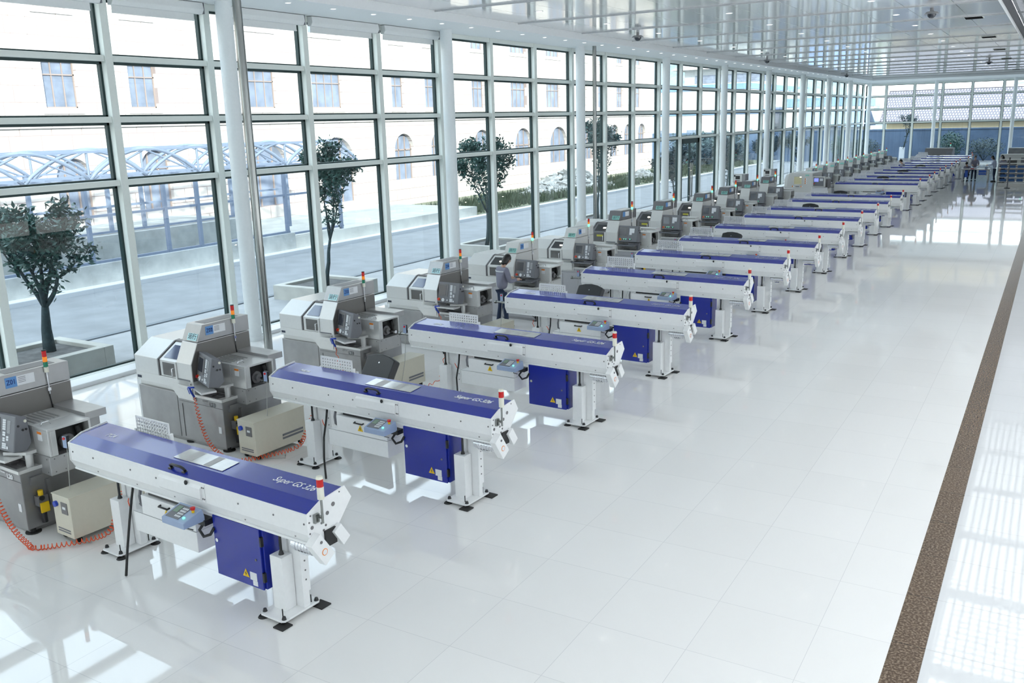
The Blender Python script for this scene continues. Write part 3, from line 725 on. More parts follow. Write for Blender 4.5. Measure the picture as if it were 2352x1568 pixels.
tag(MB().box((2.5, 95.5, 0), (2.95, 95.95, 1.3)).build('tree_guard', M_['keys'], bevel=.02), 'white painted guard round the foot of the young tree', 'guard')

ibuild('added_sun_blocker', 'added unseen white block beyond the right side of the hall, blocking the sun', 33, 44, -60, 97, 12.5, [])  # unseen block, added to keep direct sun out of the hall's right side

# ================================================================== bar feeders
ROT = math.radians(-3.4)
ORD = ['nearest', 'second', 'third', 'fourth', 'fifth', 'sixth', 'seventh', 'eighth', 'ninth', 'tenth', 'eleventh', 'twelfth', 'thirteenth', 'fourteenth', 'fifteenth', 'sixteenth', 'seventeenth', 'eighteenth', 'nineteenth', 'twentieth', 'twenty-first', 'twenty-second', 'twenty-third']
feet = [(9.62, 5.76), (9.69, 8.83), (9.67, 12.14), (9.73, 15.29), (9.85, 18.52), (9.87, 21.61), (9.93, 24.6), (9.91, 27.81), (9.84, 31.16), (9.87, 34.0), (9.79, 37.43), (9.84, 40.22),
        (9.61, 47.42), (9.7, 50.25), (9.65, 52.82), (9.6, 55.94), (9.6, 58.78), (9.66, 61.53), (9.67, 64.14), (9.65, 66.95), (9.9, 70.2), (9.9, 73.6), (9.6, 77.0)]
XA, XB = -3.36, .50        # left and right end of the trough
def sign_tri(parent, x, y, z, h, name='warning_sign', nrm=(0, -1, 0)):
    a = MB(); a.prism([(x-h*.55, z), (x+h*.55, z), (x, z+h)], y-.003, y, 'y'); o = a.build(name, M_['yellow'], parent)
    b = MB(); b.prism([(x+.05*h, z+.72*h), (x-.16*h, z+.36*h), (x+.0*h, z+.40*h), (x-.05*h, z+.10*h), (x+.16*h, z+.46*h), (x+.0*h, z+.42*h)], y-.005, y-.003, 'y'); b.build('bolt_mark', M_['ink'], o)
    return o
def make_feeder():
    t = thing('bar_feeder', '', 'bar feeder')
    W = M_['white']
    body = MB()
    body.prism([(-.165, 1.183), (-.165, .985), (-.12, .885), (.05, .875), (.20, .96), (.385, 1.16), (.32, 1.272), (0, 1.245)], XA, XB, 'x')
    body.box((XA, -.135, .862), (XB, .06, .885)); body.box((XA, -.172, 1.178), (XB, -.15, 1.192))
    # chamfered cover plate in the middle and the joint
    body.prism([(-.165, 1.15), (-.165, 1.155), (-.19, 1.13), (-.19, 1.02), (-.165, .99)], -1.68, -1.00, 'x')
    bo = body.build('body', W, t, bevel=.004)
    j = MB(); j.box((-.952, -.1662, .99), (-.948, -.165, 1.18)); j.box((-3.3, -.1665, 1.183), (.48, -.165, 1.185)); j.build('joint_line', P('joint_grey', (.5, .5, .51), .5) if 'joint_grey' not in bpy.data.materials else bpy.data.materials['joint_grey'], bo)
    sc = MB()
    for x in (-3.3, -2.9, -2.2, -1.75, -.45, .05, .46):
        for z in (1.09, ): sc.cyl((x, -.170, z), (x, -.165, z), .010, n=8)
    for x in (-2.88, -2.15, -1.5, -.4, .3): sc.cyl((x, -.141, .925), (x, -.138, .925), .009, n=8)
    for x in (-.99, -.965): 
        for z in (1.14, 1.02): sc.cyl((x, -.171, z), (x, -.165, z), .008, n=8)
    sc.build('screws', M_['darkgrey'], bo)
    kn = MB(); kn.ball((-1.22, -.185, 1.155), .026, n=10, m=6, sc=(.8, .6, 1)); kn.build('catch_knob', M_['black'], bo)
    lid = MB(); lid.prism([(-.158, 1.192), (0, 1.256), (.322, 1.286), (.33, 1.272), (0, 1.243), (-.150, 1.180)], XA+.015, XB-.012, 'x')
    lo = lid.build('lid', M_['blue'], t)
    sl = math.atan2(.030, .322); ly = lambda y: 1.257+y*.0932
    wn = MB(); wn.prism([(.035, ly(.035)+.002), (.255, ly(.255)+.002), (.255, ly(.255)+.007), (.035, ly(.035)+.007)], -1.70, -.91, 'x'); wn.build('window', M_['lidglass'], lo)
    for a_, b_ in ((-1.55, -1.42), (-1.22, -1.12)):
        wd = MB(); wd.prism([(.04, ly(.04)+.0075), (.25, ly(.25)+.0075), (.25, ly(.25)+.008), (.04, ly(.04)+.008)], a_, b_, 'x')
        wd.build('inner_bar', P('grey_bar', (.35, .34, .33), .3) if 'grey_bar' not in bpy.data.materials else bpy.data.materials['grey_bar'], lo)
    h = MB(); h.tube([(-1.56, -.085, 1.215), (-1.56, -.11, 1.255), (-1.52, -.115, 1.27), (-1.38, -.115, 1.27), (-1.34, -.11, 1.255), (-1.34, -.085, 1.215)], .014, n=8)
    h.box((-1.585, -.12, 1.205), (-1.535, -.07, 1.225)); h.box((-1.365, -.12, 1.205), (-1.315, -.07, 1.225)); h.build('handle', M_['black'], lo)
    for nm, x0, x1 in (('end_plate', XB, XB+.012), ('end_plate', XA-.012, XA)):
        e = MB(); e.prism([(-.172, 1.192), (-.172, .98), (-.11, .865), (.04, .85), (.21, .95), (.405, 1.165), (.325, 1.305), (0, 1.268)], x0, x1, 'x')
        eo = e.build(nm, W, t)
        if x0 > 0:
            for y, z, r in ((.16, 1.18, .022), (.08, 1.12, .02), (-.12, 1.05, .018), (-.06, 1.14, .013), (.0, 1.05, .013), (.02, 1.10, .012), (.05, 1.01, .012), (.02, .97, .012), (-.13, 1.17, .009), (-.15, 1.11, .009), (-.15, 1.0, .009), (.25, 1.27, .008)):
                hl = MB(); hl.cyl((x1, y, z), (x1+.004, y, z), r, n=12); hl.build('bolt_hole', M_['darkgrey'], eo)
    # signal lamp at the end
    b = MB(); b.box((.512, -.10, 1.085), (.54, -.04, 1.17)); b.box((.54, -.06, 1.13), (.575, -.03, 1.15)); b.cyl((.575, -.04, 1.08), (.575, -.04, 1.33), .012)
    so = b.build('signal_lamp', M_['steel'], t)
    b = MB(); b.cyl((.575, -.04, 1.32), (.575, -.04, 1.44), .033, n=18); b.cyl((.575, -.04, 1.515), (.575, -.04, 1.54), .034, .028, n=18); b.build('lamp_body', M_['cream'], so)
    b = MB(); b.cyl((.575, -.04, 1.44), (.575, -.04, 1.515), .0325, n=18); b.build('lamp_lens', M_['red'], so)
    # drive covers on the end
    for (cy, cz, a_, wy, wz, nm) in ((-.085, .835, math.radians(33), .075, .15, 'drive_cover'), (.20, .87, math.radians(33), .055, .10, 'rear_cover')):
        T = Matrix.Translation((0, cy, cz)) @ Matrix.Rotation(a_, 4, 'X')
        b = MB(); b.box((.512, -wy, -wz), (.60 if wy > .07 else .57, wy, wz), T=T); o = b.build(nm, W, t, bevel=.005)
        if wy > .07:
            b = MB(); b.cyl(T @ Vector((.60, .0, -.03)), T @ Vector((.603, .0, -.03)), .034, n=20); b.build('prohibition_sign', M_['orange'], o)
            b = MB(); b.cyl(T @ Vector((.603, .0, -.03)), T @ Vector((.604, .0, -.03)), .027, n=20); b.build('sign_disc', M_['paper'], o)
            b = MB(); b.cyl(T @ Vector((.60, .03, .08)), T @ Vector((.605, .03, .08)), .015, n=12); b.build('screw_head', M_['darkgrey'], o)
    b = MB(); b.box((.512, .02, .80), (.535, .16, .96)); b.build('drive_gap', M_['dark'], t)
    b = MB(); b.cyl((.20, -.06, .80), (.50, -.06, .80), .06, n=18)
    for x in (.24, .28, .32, .36, .40, .44): b.cyl((x, -.06, .80), (x+.012, -.06, .80), .068, n=18)
    b.cyl((.18, -.06, .80), (.205, -.06, .80), .05, n=18); b.box((.3, -.1, .73), (.4, -.02, .75)); b.build('motor', M_['chrome'], t)
    # operator box with keypad
    b = MB(); b.prism([(-.43, .79), (-.43, .855), (-.20, .925), (-.18, .84), (-.18, .79)], -1.33, -.98, 'x'); co = b.build('control_box', M_['bluegrey'], t, bevel=.005)
    tz = lambda y: .855+(y+.43)*(.07/.23)
    b = MB(); b.prism([(-.405, tz(-.405)+.001), (-.225, tz(-.225)+.001), (-.225, tz(-.225)+.004), (-.405, tz(-.405)+.004)], -1.30, -1.10, 'x'); ko = b.build('keypad', M_['panelgrey'], co)
    b = MB(); b.prism([(-.33, tz(-.33)+.005), (-.245, tz(-.245)+.005), (-.245, tz(-.245)+.007), (-.33, tz(-.33)+.007)], -1.28, -1.21, 'x'); b.build('display', M_['lcd'], ko)
    b = MB()
    for i in range(4):
        for k in range(4):
            y = -.255-.035*k; x = -1.19+.022*i
            b.prism([(y, tz(y)+.005), (y-.022, tz(y-.022)+.005), (y-.022, tz(y-.022)+.008), (y, tz(y)+.008)], x, x+.016, 'x')
    b.build('keys', M_['keys'], ko)
    b = MB(); z = tz(-.27); b.cyl((-1.03, -.27, z), (-1.03, -.27, z+.03), .015); eo = b.build('stop_button_collar', M_['yellow'], co)
    b = MB(); b.cyl((-1.03, -.27, z+.03), (-1.03, -.27, z+.055), .022, .026, n=16); b.build('emergency_stop', M_['redbtn'], co)
    b = MB(); z = tz(-.37); b.cyl((-1.05, -.37, z), (-1.05, -.37, z+.014), .014); b.build('start_button', M_['greenlit'], co)
    b = MB(); b.box((-1.12, -.20, .74), (-.96, -.09, .80)); b.tube([(-1.10, -.3, .79), (-1.08, -.32, .74), (-1.02, -.3, .73)], .006, n=6)
    b.tube([(-1.02, -.16, .76), (-1.06, -.2, .68), (-1.0, -.2, .62), (-.93, -.17, .65), (-.90, -.14, .72)], .016, n=8); b.build('bracket_arm', M_['black'], t)
    # drain tray / cabinet under the trough
    b = MB(); b.box((-2.10, -.15, .60), (-1.19, .20, .815)); b.box((-2.26, -.153, .37), (-1.185, .20, .60)); do = b.build('drain_cabinet', W, t, bevel=.005)
    b = MB(); b.tube([(-1.75, -.15, .775), (-1.75, -.18, .77), (-1.60, -.18, .77), (-1.60, -.15, .775)], .011, n=6); b.build('handle', M_['black'], do)
    sign_tri(do, -1.66, -.155, .66, .085)
    b = MB(); b.box((-2.26, -.1545, .598), (-1.185, -.153, .602)); b.build('joint_line', M_['panelgrey'], do)
    b = MB(); b.box((-2.0, -.12, .83), (-1.2, -.09, .86)); b.build('rail', M_['black'], t)
    b = MB(); b.tube([(-2.14, -.12, .85), (-2.15, -.13, .78), (-2.15, -.12, .68), (-2.11, -.1, .65)], .017, n=8); b.build('drain_hose', M_['panelgrey'], t)
    # blue electrical cabinet
    b = MB(); b.box((-.91, -.115, .215), (-.20, .16, .862)); bo2 = b.build('electrical_cabinet', M_['blue'], t, bevel=.006)
    b = MB(); b.box((-.915, -.14, .21), (-.225, -.12, .858)); dr_ = b.build('cabinet_door', M_['blue'], bo2, bevel=.004)
    b = MB(); b.cyl((-.86, -.155, .60), (-.86, -.14, .60), .02, n=14); b.build('lock', M_['chrome'], dr_)
    b = MB(); b.cyl((-.30, -.146, .52), (-.30, -.14, .52), .013, n=10); b.build('latch', M_['darkgrey'], dr_)
    sign_tri(dr_, -.47, -.141, .30, .085)
    b = MB(); b.box((-.41, -.143, .285), (-.31, -.141, .37)); b.box((-.375, -.143, .215+.015), (-.305, -.141, .283)); b.build('sticker', M_['paper'], dr_)
    for z in (.30, .68): b = MB(); b.box((-.222, -.145, z), (-.196, -.115, z+.10)); b.build('hinge', M_['black'], bo2)
    # legs
    for lx in (0.0, -2.64):
        b = MB(); b.box((lx-.12, -.12, .055), (lx+.045, .02, .615)); lo_ = b.build('leg', W, t, bevel=.004)
        b = MB(); b.box((lx+.0, .025, .055), (lx+.15, .10, .88)); b.box((lx-.10, .025, .055), (lx-.03, .10, .88)); b.box((lx+.148, .01, .22), (lx+.165, .11, .78)); b.build('column_plate', W, lo_)
        b = MB()
        for z in (.35, .45, .55, .65): b.cyl((lx+.165, .06, z), (lx+.169, .06, z), .009, n=8)
        b.build('screws', M_['darkgrey'], lo_)
        b = MB(); b.cyl((lx-.03, -.05, .615), (lx-.03, -.05, .875), .014); b.cyl((lx-.03, -.05, .615), (lx-.03, -.05, .65), .028, .018); b.build('lifting_screw', M_['black'], lo_)
        b = MB(); b.prism([(lx-.17, -.24), (lx-.14, -.27), (lx+.14, -.27), (lx+.17, -.24), (lx+.17, .20), (lx+.14, .23), (lx-.14, .23), (lx-.17, .20)], .035, .055, 'z'); b.build('base_plate', W, lo_, bevel=.003)
        b = MB()
        for sx_, sy_ in ((-.14, -.22), (.14, -.23), (.14, .19), (-.14, .19)):
            b.cyl((lx+sx_, sy_, .055), (lx+sx_, sy_, .085), .024, .016, n=10); b.cyl((lx+sx_, sy_, 0.012), (lx+sx_, sy_, .035), .012, n=8)
        b.cyl((lx+.09, -.20, .05), (lx+.09, -.20, .135), .006, n=6); b.cyl((lx+.12, .14, .05), (lx+.12, .14, .135), .006, n=6)
        b.build('levelling_bolts', M_['black'], lo_)
        b = MB()
        b.cyl((lx-.15, -.235, 0), (lx-.15, -.235, .014), .055, .045, n=18); b.cyl((lx-.15, .2, 0), (lx-.15, .2, .014), .055, .045, n=18)
        if lx == 0:
            b.box((lx+.09, -.33, 0), (lx+.22, -.20, .014)); b.box((lx+.10, .15, 0), (lx+.25, .28, .014))
        else:
            b.cyl((lx+.15, -.235, 0), (lx+.15, -.235, .014), .055, .045, n=18); b.cyl((lx+.15, .2, 0), (lx+.15, .2, .014), .055, .045, n=18); b.box((lx-.25, -.20, 0), (lx-.15, -.08, .014))
        b.build('foot_pads', M_['rubber'], lo_)
    # perforated panel standing at the rear edge
    b = MB(); x0, x1, z0, z1, y = -2.92, -2.30, 1.21, 1.42, .42
    nxh, nzh = 12, 4; fwid = .02
    b.box((x0, y, z0), (x1, y+.012, z0+fwid)); b.box((x0, y, z1-fwid), (x1, y+.012, z1)); b.box((x0, y, z0), (x0+fwid, y+.012, z1)); b.box((x1-fwid, y, z0), (x1, y+.012, z1))
    px_ = (x1-x0-2*fwid)/nxh; pz_ = (z1-z0-2*fwid)/nzh
    for i in range(nxh+1):
        xx = x0+fwid+px_*i; b.box((xx-px_*.24, y+.001, z0+fwid), (xx+px_*.24, y+.011, z1-fwid))
    for k in range(nzh+1):
        zz = z0+fwid+pz_*k; b.box((x0+fwid, y+.001, zz-pz_*.24), (x1-fwid, y+.011, zz+pz_*.24))
    b.box((x1+.003, y-.01, z0-.04), (x1+.03, y+.03, z0+.09)); b.box((x0-.03, y-.01, z0-.04), (x0-.003, y+.03, z0+.05))
    b.box((x0+.1, y+.012, .95), (x0+.13, y+.03, z0+.05)); b.box((x1-.13, y+.012, .95), (x1-.1, y+.03, z0+.05))
    b.build('perforated_panel', W, t)
    # cables
    b = MB(); b.tube([(-2.36, -.05, .88), (-2.33, -.12, .7), (-2.36, -.16, .45), (-2.24, -.30, .2), (-2.06, -.46, .012)], .014, n=8); b.build('power_cable', M_['cableblack'], t)
    b = MB(); b.tube([(-2.34, -.14, .60), (-2.40, -.12, .66), (-2.45, -.08, .67)], .006, n=6); b.build('red_air_line', M_['hose'], t)
    # bar nose towards the lathe
    b = MB(); b.cyl((XA-.38, .04, 1.03), (XA-.01, .04, 1.03), .022); b.cyl((XA-.40, .04, 1.03), (XA-.36, .04, 1.03), .035); b.build('feed_tube', M_['steel'], t)
    return t
fd = make_feeder()
FAR_SKIP = ('screws', 'joint_line', 'catch_knob', 'bolt_hole', 'keys', 'display', 'stop_button_collar', 'levelling_bolts', 'bolt_mark', 'red_air_line', 'drain_hose', 'prohibition_sign', 'sign_disc', 'screw_head', 'latch', 'start_button', 'inner_bar')
whitetext = P('white_lettering', (.92, .93, .95), .5)
feeders = []
for i, (x, y) in enumerate(feet):
    o = fd if i == 0 else copy_tree(fd, skip=FAR_SKIP if i >= 9 else ())
    o.location = (x, y, 0); o.rotation_euler = (0, 0, ROT); feeders.append(o)
    extra = {12: ', past the gap'}.get(i, '')
    tag(o, 'white bar feeder with blue lid, %s in its row from the front%s' % (ORD[i], extra), 'bar feeder', 'blue-lidded bar feeders standing in a row')
    if i >= 4:
        pp_ = [c for c in o.children if c.name.split('.')[0] == 'perforated_panel'][0]; pp_.scale = (1.08, 1, 1.075); pp_.location = (.15 if i < 6 else -.10, 0, 0)
    if i < 8:
        lid_o = [c for c in o.children if c.name.split('.')[0] == 'lid'][0]
        tz_ = 1.257+.165*.0932+.001
        Mx = frame((.0, .165, tz_), (1, 0, 0), (0, 1, .0932))
        lettering({1: 'Super G -326', 2: 'Super GS-326'}.get(i, 'Super GS 326'), .125, whitetext, lid_o, Mx, shear=.35, bold=.0, sx=.80)
        Mx = frame((-2.92, .10, 1.257+.10*.0932+.001), (1, 0, 0), (0, 1, .0932))
        lettering({0: "I'CA", 1: "'MCA", 2: 'IEMC'}.get(i, 'IEMCA'), .085, whitetext, lid_o, Mx, shear=.3, bold=.0015)

# ================================================================== lathes
def prof_left():   # front profile of the hood: (y, z)
    return [(0, 1.0), (0, 1.26), (.35, 1.47), (1.12, 1.47), (1.12, 1.0)]
def make_lathe(kind):
    """kind 'silver', 'white' (off-white) or 'grey' (grey-topped, lit inside)"""
    A = {'silver': M_['silverhood'], 'white': M_['beige'], 'grey': M_['beige']}[kind]
    Abase = {'silver': M_['base'], 'white': P('grey_beige_base', (.42, .42, .44), .45) if 'grey_beige_base' not in bpy.data.materials else bpy.data.materials['grey_beige_base'], 'grey': bpy.data.materials.get('grey_beige_base') or M_['beige']}[kind]
    Tside = {'silver': M_['silver'], 'white': M_['beige'], 'grey': M_['beige']}[kind]
    Ttop = {'silver': M_['silver'], 'white': M_['beige'], 'grey': M_['darkgrey']}[kind]
    DR = {'silver': M_['silverhood'], 'white': M_['beige'], 'grey': M_['darkgrey']}[kind]
    t = thing('lathe', '', 'machine')
    b = MB(); b.box((-2.0, .02, .06), (0, 1.12, .775)); b.box((-1.95, .06, 0), (-.05, 1.05, .06)); ba = b.build('base_cabinet', Abase, t, bevel=.008)
    b = MB(); b.box((-1.05, .015, .08), (-1.045, .02, .76)); b.box((-1.0, .015, .66), (-.0, .02, .665)); b.box((-.94, .012, .10), (-.935, .02, .62)); b.build('seam', M_['darkgrey'], ba)
    if kind == 'silver':
        b = MB(); b.box((-.13, .014, .28), (-.07, .02, .38)); b.build('sticker', M_['paper'], ba)
    b = MB()
    b.prism([(-2.0, 1.0), (-2.0, .86), (-1.15, .86), (-.985, .70), (-.59, .70), (-.59, 1.0)], 0, .06, 'y'); b.box((-2.0, .06, .775), (-.59, 1.12, 1.0)); be = b.build('belt_panel', A, t, bevel=.005)
    b = MB(); b.box((-.965, -.012, .725), (-.625, 0, .925)); b.box((-.955, -.02, .86), (-.635, -.012, .875)); b.build('pull_out_bin', A, be, bevel=.004)
    if kind != 'grey':
        b = MB(); b.box((-1.97, -.003, .90), (-1.87, 0, .94)); b.build('nameplate', M_['ink'], be)
    # left hood
    b = MB(); b.prism([(-.0, 1.0), (0, 1.26), (.33, 1.475), (1.12, 1.475), (1.12, 1.0)], -2.0, -1.39, 'x'); ho = b.build('left_hood', A, t, bevel=.008)
    b = MB(); b.tube([(-2.0, .12, 1.02), (-2.06, .12, 1.02), (-2.06, .12, 1.20), (-2.0, .12, 1.20)], .009, n=6); b.build('grab_handle', M_['chrome'], ho)
    b = MB(); b.prism([(.03, 1.0), (.03, 1.26), (.35, 1.46), (.5, 1.455), (1.12, 1.455), (1.12, 1.0)], -1.39, -.93, 'x'); b.build('inner_hood', A if kind != 'grey' else M_['beige'], t)
    b = MB(); b.prism([(-.003, 1.0), (-.003, 1.262), (.33, 1.478), (.42, 1.49), (.42, 1.47), (.35, 1.463), (.02, 1.25), (.02, 1.0)], -1.415, -1.385, 'x'); b.box((-1.385, .33, 1.47), (-.93, .40, 1.49)); b.build('door_rail', M_['darkgrey'], t)
    # sliding door with two windows
    b = MB(); dx0_, dx1_ = -1.375, -.965
    b.prism([(.012, 1.005), (.012, 1.255), (.34, 1.468), (.36, 1.452), (.03, 1.245), (.03, 1.005)], dx0_, dx1_, 'x'); do = b.build('sliding_door', DR, t, bevel=.003)
    sl_ = Vector((0, .328, .213)).normalized(); nr = Vector((0, -.213, .328)).normalized(); p0 = Vector((0, .012, 1.255))
    T = Matrix((Vector((1, 0, 0)), sl_, nr)).transposed().to_4x4(); T.translation = p0
    ga = MB(); ga.box((dx0_+.06, .05, .001), (dx1_-.045, .315, .006), T=T); g1 = ga.build('window', M_['doorglass'] if kind == 'silver' else M_['dark'], do)
    ga = MB(); ga.box((dx0_+.07, .006, 1.025), (dx1_-.045, .012, 1.225)); g2 = ga.build('window', M_['doorglass2'], do)
    if kind != 'silver':
        ga = MB(); ga.box((dx1_-.13, .16, .007), (dx1_-.06, .19, .012), T=T); ga.build('work_lamp', M_['lampglow'], g1)
    if kind == 'grey':
        ga = MB(); ga.box((dx0_+.15, .004, 1.14), (dx1_-.07, .006, 1.19)); ga.build('yellow_reflection', M_['yellowglow'], g2)  # reflection painted on the lower window as a faintly glowing yellow strip
    b = MB(); b.tube([(dx1_-.05, .012, 1.035), (dx1_-.05, -.045, 1.04), (dx1_-.05, -.045, 1.16), (dx1_-.05, .012, 1.165)], .009, n=6); b.build('handle', M_['chrome'], do)
    b = MB(); b.box((dx1_-.02, -.012, 1.0), (dx1_+.018, .012, 1.26)); b.build('door_edge', M_['silverhood'], do)
    # tower
    b = MB(); b.prism([(0, .775), (0, 1.265), (.145, 1.565), (1.12, 1.565), (1.12, .775)], -.95, -.60, 'x'); to = b.build('tower', [A], t, bevel=.006)
    b = MB(); b.box((-.602, .10, .80), (-.598, 1.10, 1.20)); b.prism([(.012, .95), (.012, 1.262), (.152, 1.555), (1.11, 1.555), (1.11, .95)], -.600, -.597, 'x'); b.build('side_panel', P('tower_side_shaded_grey', (.20, .19, .18), .35, metal=.45) if kind == 'silver' and 'tower_side_shaded_grey' not in bpy.data.materials else (bpy.data.materials['tower_side_shaded_grey'] if kind == 'silver' else M_['beige']), to)  # silver kind: shade on the right face is put into this darker colour
    b = MB(); b.prism([(.148, 1.575), (.265, 1.815), (1.12, 1.815), (1.12, 1.575)], -.955, -.597, 'x'); th_ = b.build('tower_hood', Ttop, t, bevel=.006)
    b = MB(); b.box((-.89, .36, 1.814), (-.66, .98, 1.818)); b.build('top_grille', M_['darkgrey'] if kind == 'silver' else M_['base'], th_)
    b = MB(); b.box((-.93, -.006, 1.0), (-.66, -.001, 1.02)); b.box((-.90, .003, .985), (-.68, .006, 1.0)); b.build('badge_strip', M_['panelgrey'], to)
    # running sign on the sloping front and id sticker on the side
    fs = Vector((0, .117, .24)).normalized(); org = Vector((-.80, .148, 1.575)); fn = Vector((0, -.24, .117)).normalized()
    T2 = Matrix((Vector((1, 0, 0)), fs, fn)).transposed().to_4x4(); T2.translation = org
    b = MB(); b.box((.0-.04, .015, .003), (.175, .125, .007), T=T2); sg = b.build('running_sign', M_['mintlight'] if kind == 'silver' else M_['mint'], th_)
    sg['_sign'] = 1
    b = MB(); b.box((-.597, .31, 1.655), (-.593, .67, 1.775)); st = b.build('id_sticker', M_['paper'], th_)
    b = MB(); b.box((-.593, .31, 1.65), (-.591, .45, 1.78)); b.build('id_field', M_['bluebtn'], st)
    # beacon
    b = MB(); b.cyl((-.575, .82, 1.46), (-.575, .82, 1.74), .010, n=10); b.box((-.598, .80, 1.50), (-.565, .84, 1.54)); bc = b.build('signal_tower', M_['chrome'], t)
    z = 1.74
    for nm, mt, h in (('socket', M_['cream'], .07), ('green_lens', M_['green'] if kind == 'silver' else M_['greenlit'], .065), ('amber_lens', M_['amber'], .065), ('red_lens', M_['red'], .075), ('cap', M_['dark'], .01)):
        b = MB(); b.cyl((-.575, .82, z), (-.575, .82, z+h*.97), .027 if nm != 'socket' else .028, n=16); b.build(nm, mt, bc); z += h
    b = MB(); b.tube([(-.585, .82, 1.46), (-.588, .83, 1.38), (-.588, .84, 1.27)], .006, n=6); b.build('beacon_cable', M_['cableblack'], bc)
    # headstock enclosure on the right
    b = MB(); b.box((-.60, .28, .70), (.22, .84, .93)); b.box((-.60, .84, .70), (-.05, 1.12, 1.22)); en = b.build('lower_housing', A if kind != 'silver' else M_['silver'], t, bevel=.006)
    b = MB(); b.box((-.60, .30, .93), (-.10, .84, 1.27)); b.box((-.10, .30, 1.24), (.22, .84, 1.27)); b.box((-.10, .30, .93), (.22, .33, 1.24)); b.box((-.10, .81, .93), (.22, .84, 1.24)); b.box((.17, .33, .93), (.22, .40, 1.24)); b.box((-.13, .33, .93), (-.10, .81, 1.24))
    hd = b.build('headstock_cover', M_['silverhood'] if kind == 'silver' else M_['beige'], t, bevel=.005)
    b = MB(); b.box((-.09, .34, .935), (.10, .80, 1.235)); b.build('dark_interior', M_['dark'], hd)
    b = MB(); b.cyl((.06, .57, 1.04), (.15, .57, 1.04), .09, n=24); b.cyl((.12, .57, 1.04), (.2, .57, 1.04), .055, n=24); b.build('spindle_pulley', M_['darkgrey'], hd)
    b = MB(); b.tube([(.15, .70, 1.20), (.16, .72, 1.10), (.12, .74, .98)], .03, n=8); b.build('belt_hose', M_['rubber'], hd)
    b = MB(); b.cyl((.14, .57, 1.04), (.36, .57, 1.04), .018); b.cyl((.34, .57, 1.04), (.37, .57, 1.04), .028); b.build('bar_tube', M_['chrome'], hd)
    b = MB(); b.tube([(.02, .34, 1.27), (.02, .36, 1.31), (.02, .44, 1.31), (.02, .46, 1.27)], .007, n=6); b.build('cover_handle', M_['chrome'], hd)
    b = MB(); b.box((-.0, .296, 1.11), (.09, .30, 1.22)); wo_ = b.build('caution_sticker', M_['paper'], hd)
    b = MB(); b.box((-.0, .294, 1.19), (.09, .297, 1.22)); b.build('sticker_band', M_['orange'], wo_)
    b = MB(); b.prism([(.84, 1.27), (.84, 1.31), (1.12, 1.31), (1.12, 1.22), (.84, 1.22)], -.60, .12, 'x')
    for k in range(6): b.box((-.55+.0, .36+.06*k, 1.27), (-.15, .385+.06*k, 1.281))
    b.build('louvred_cover', M_['silver'] if kind == 'silver' else M_['beige'], t, bevel=.004)
    sw = MB()
    for y in (.34, .46, .78):
        for z in (.74, .90): sw.cyl((.22, y, z), (.223, y, z), .008, n=8)
    for x in (-.1, .16):
        for z in (.74, .90): sw.cyl((x, .277, z), (x, .28, z), .008, n=8)
    sw.build('screws', M_['darkgrey'], en)
    # work tray
    b = MB(); b.box((-.60, -.005, .775), (.03, .30, .80)); b.box((-.60, -.005, .80), (.03, .015, .815)); b.box((.01, .0, .80), (.03, .30, .815)); tr_ = b.build('work_tray', M_['silverhood'] if kind == 'silver' else M_['beige'], t, bevel=.003)
    b = MB(); b.box((-.5, .05, .801), (-.12, .25, .806)); b.box((-.42, .10, .806), (-.33, .2, .82)); b.box((-.25, .13, .806), (-.15, .17, .815)); b.build('tray_mat', M_['darkgrey'], tr_)
    # arm and post of the control panel
    b = MB(); b.cyl((-.08, .20, .80), (-.08, .20, .98), .045, n=20); b.prism([(-.30, .06), (-.27, .0), (-.02, .14), (-.02, .27), (-.12, .27)], .96, 1.0, 'z'); b.build('panel_arm', M_['silverhood'] if kind == 'silver' else M_['panelgrey'], t, bevel=.004)
    # side equipment on the base
    b = MB(); b.box((.0, .12, .60), (.04, .26, .70)); b.box((.0, .30, .30), (.05, .34, .62)); b.build('side_plate', M_['base'], t)
    b = MB(); b.box((.01, .14, .34), (.10, .26, .46)); pn = b.build('air_unit', M_['darkgrey'], t)
    b = MB(); b.box((.10, .15, .26), (.12, .25, .38)); b.cyl((.05, .2, .46), (.05, .2, .52), .03); b.build('yellow_label', M_['yellow'], pn)
    b = MB(); b.cyl((.06, .2, .12), (.06, .2, .34), .035); b.cyl((.1, .18, .44), (.12, .18, .44), .03); b.build('filter_bowl', M_['black'], pn)
    b = MB()
    for sx_ in (-1.85, -.9, -.05):
        for sy_ in (.1, 1.0): b.cyl((sx_, sy_, 0), (sx_, sy_, .014), .09, n=16); b.cyl((sx_, sy_, .01), (sx_, sy_, .06), .03)
    b.build('levelling_feet', M_['rubber'], t)
    return t
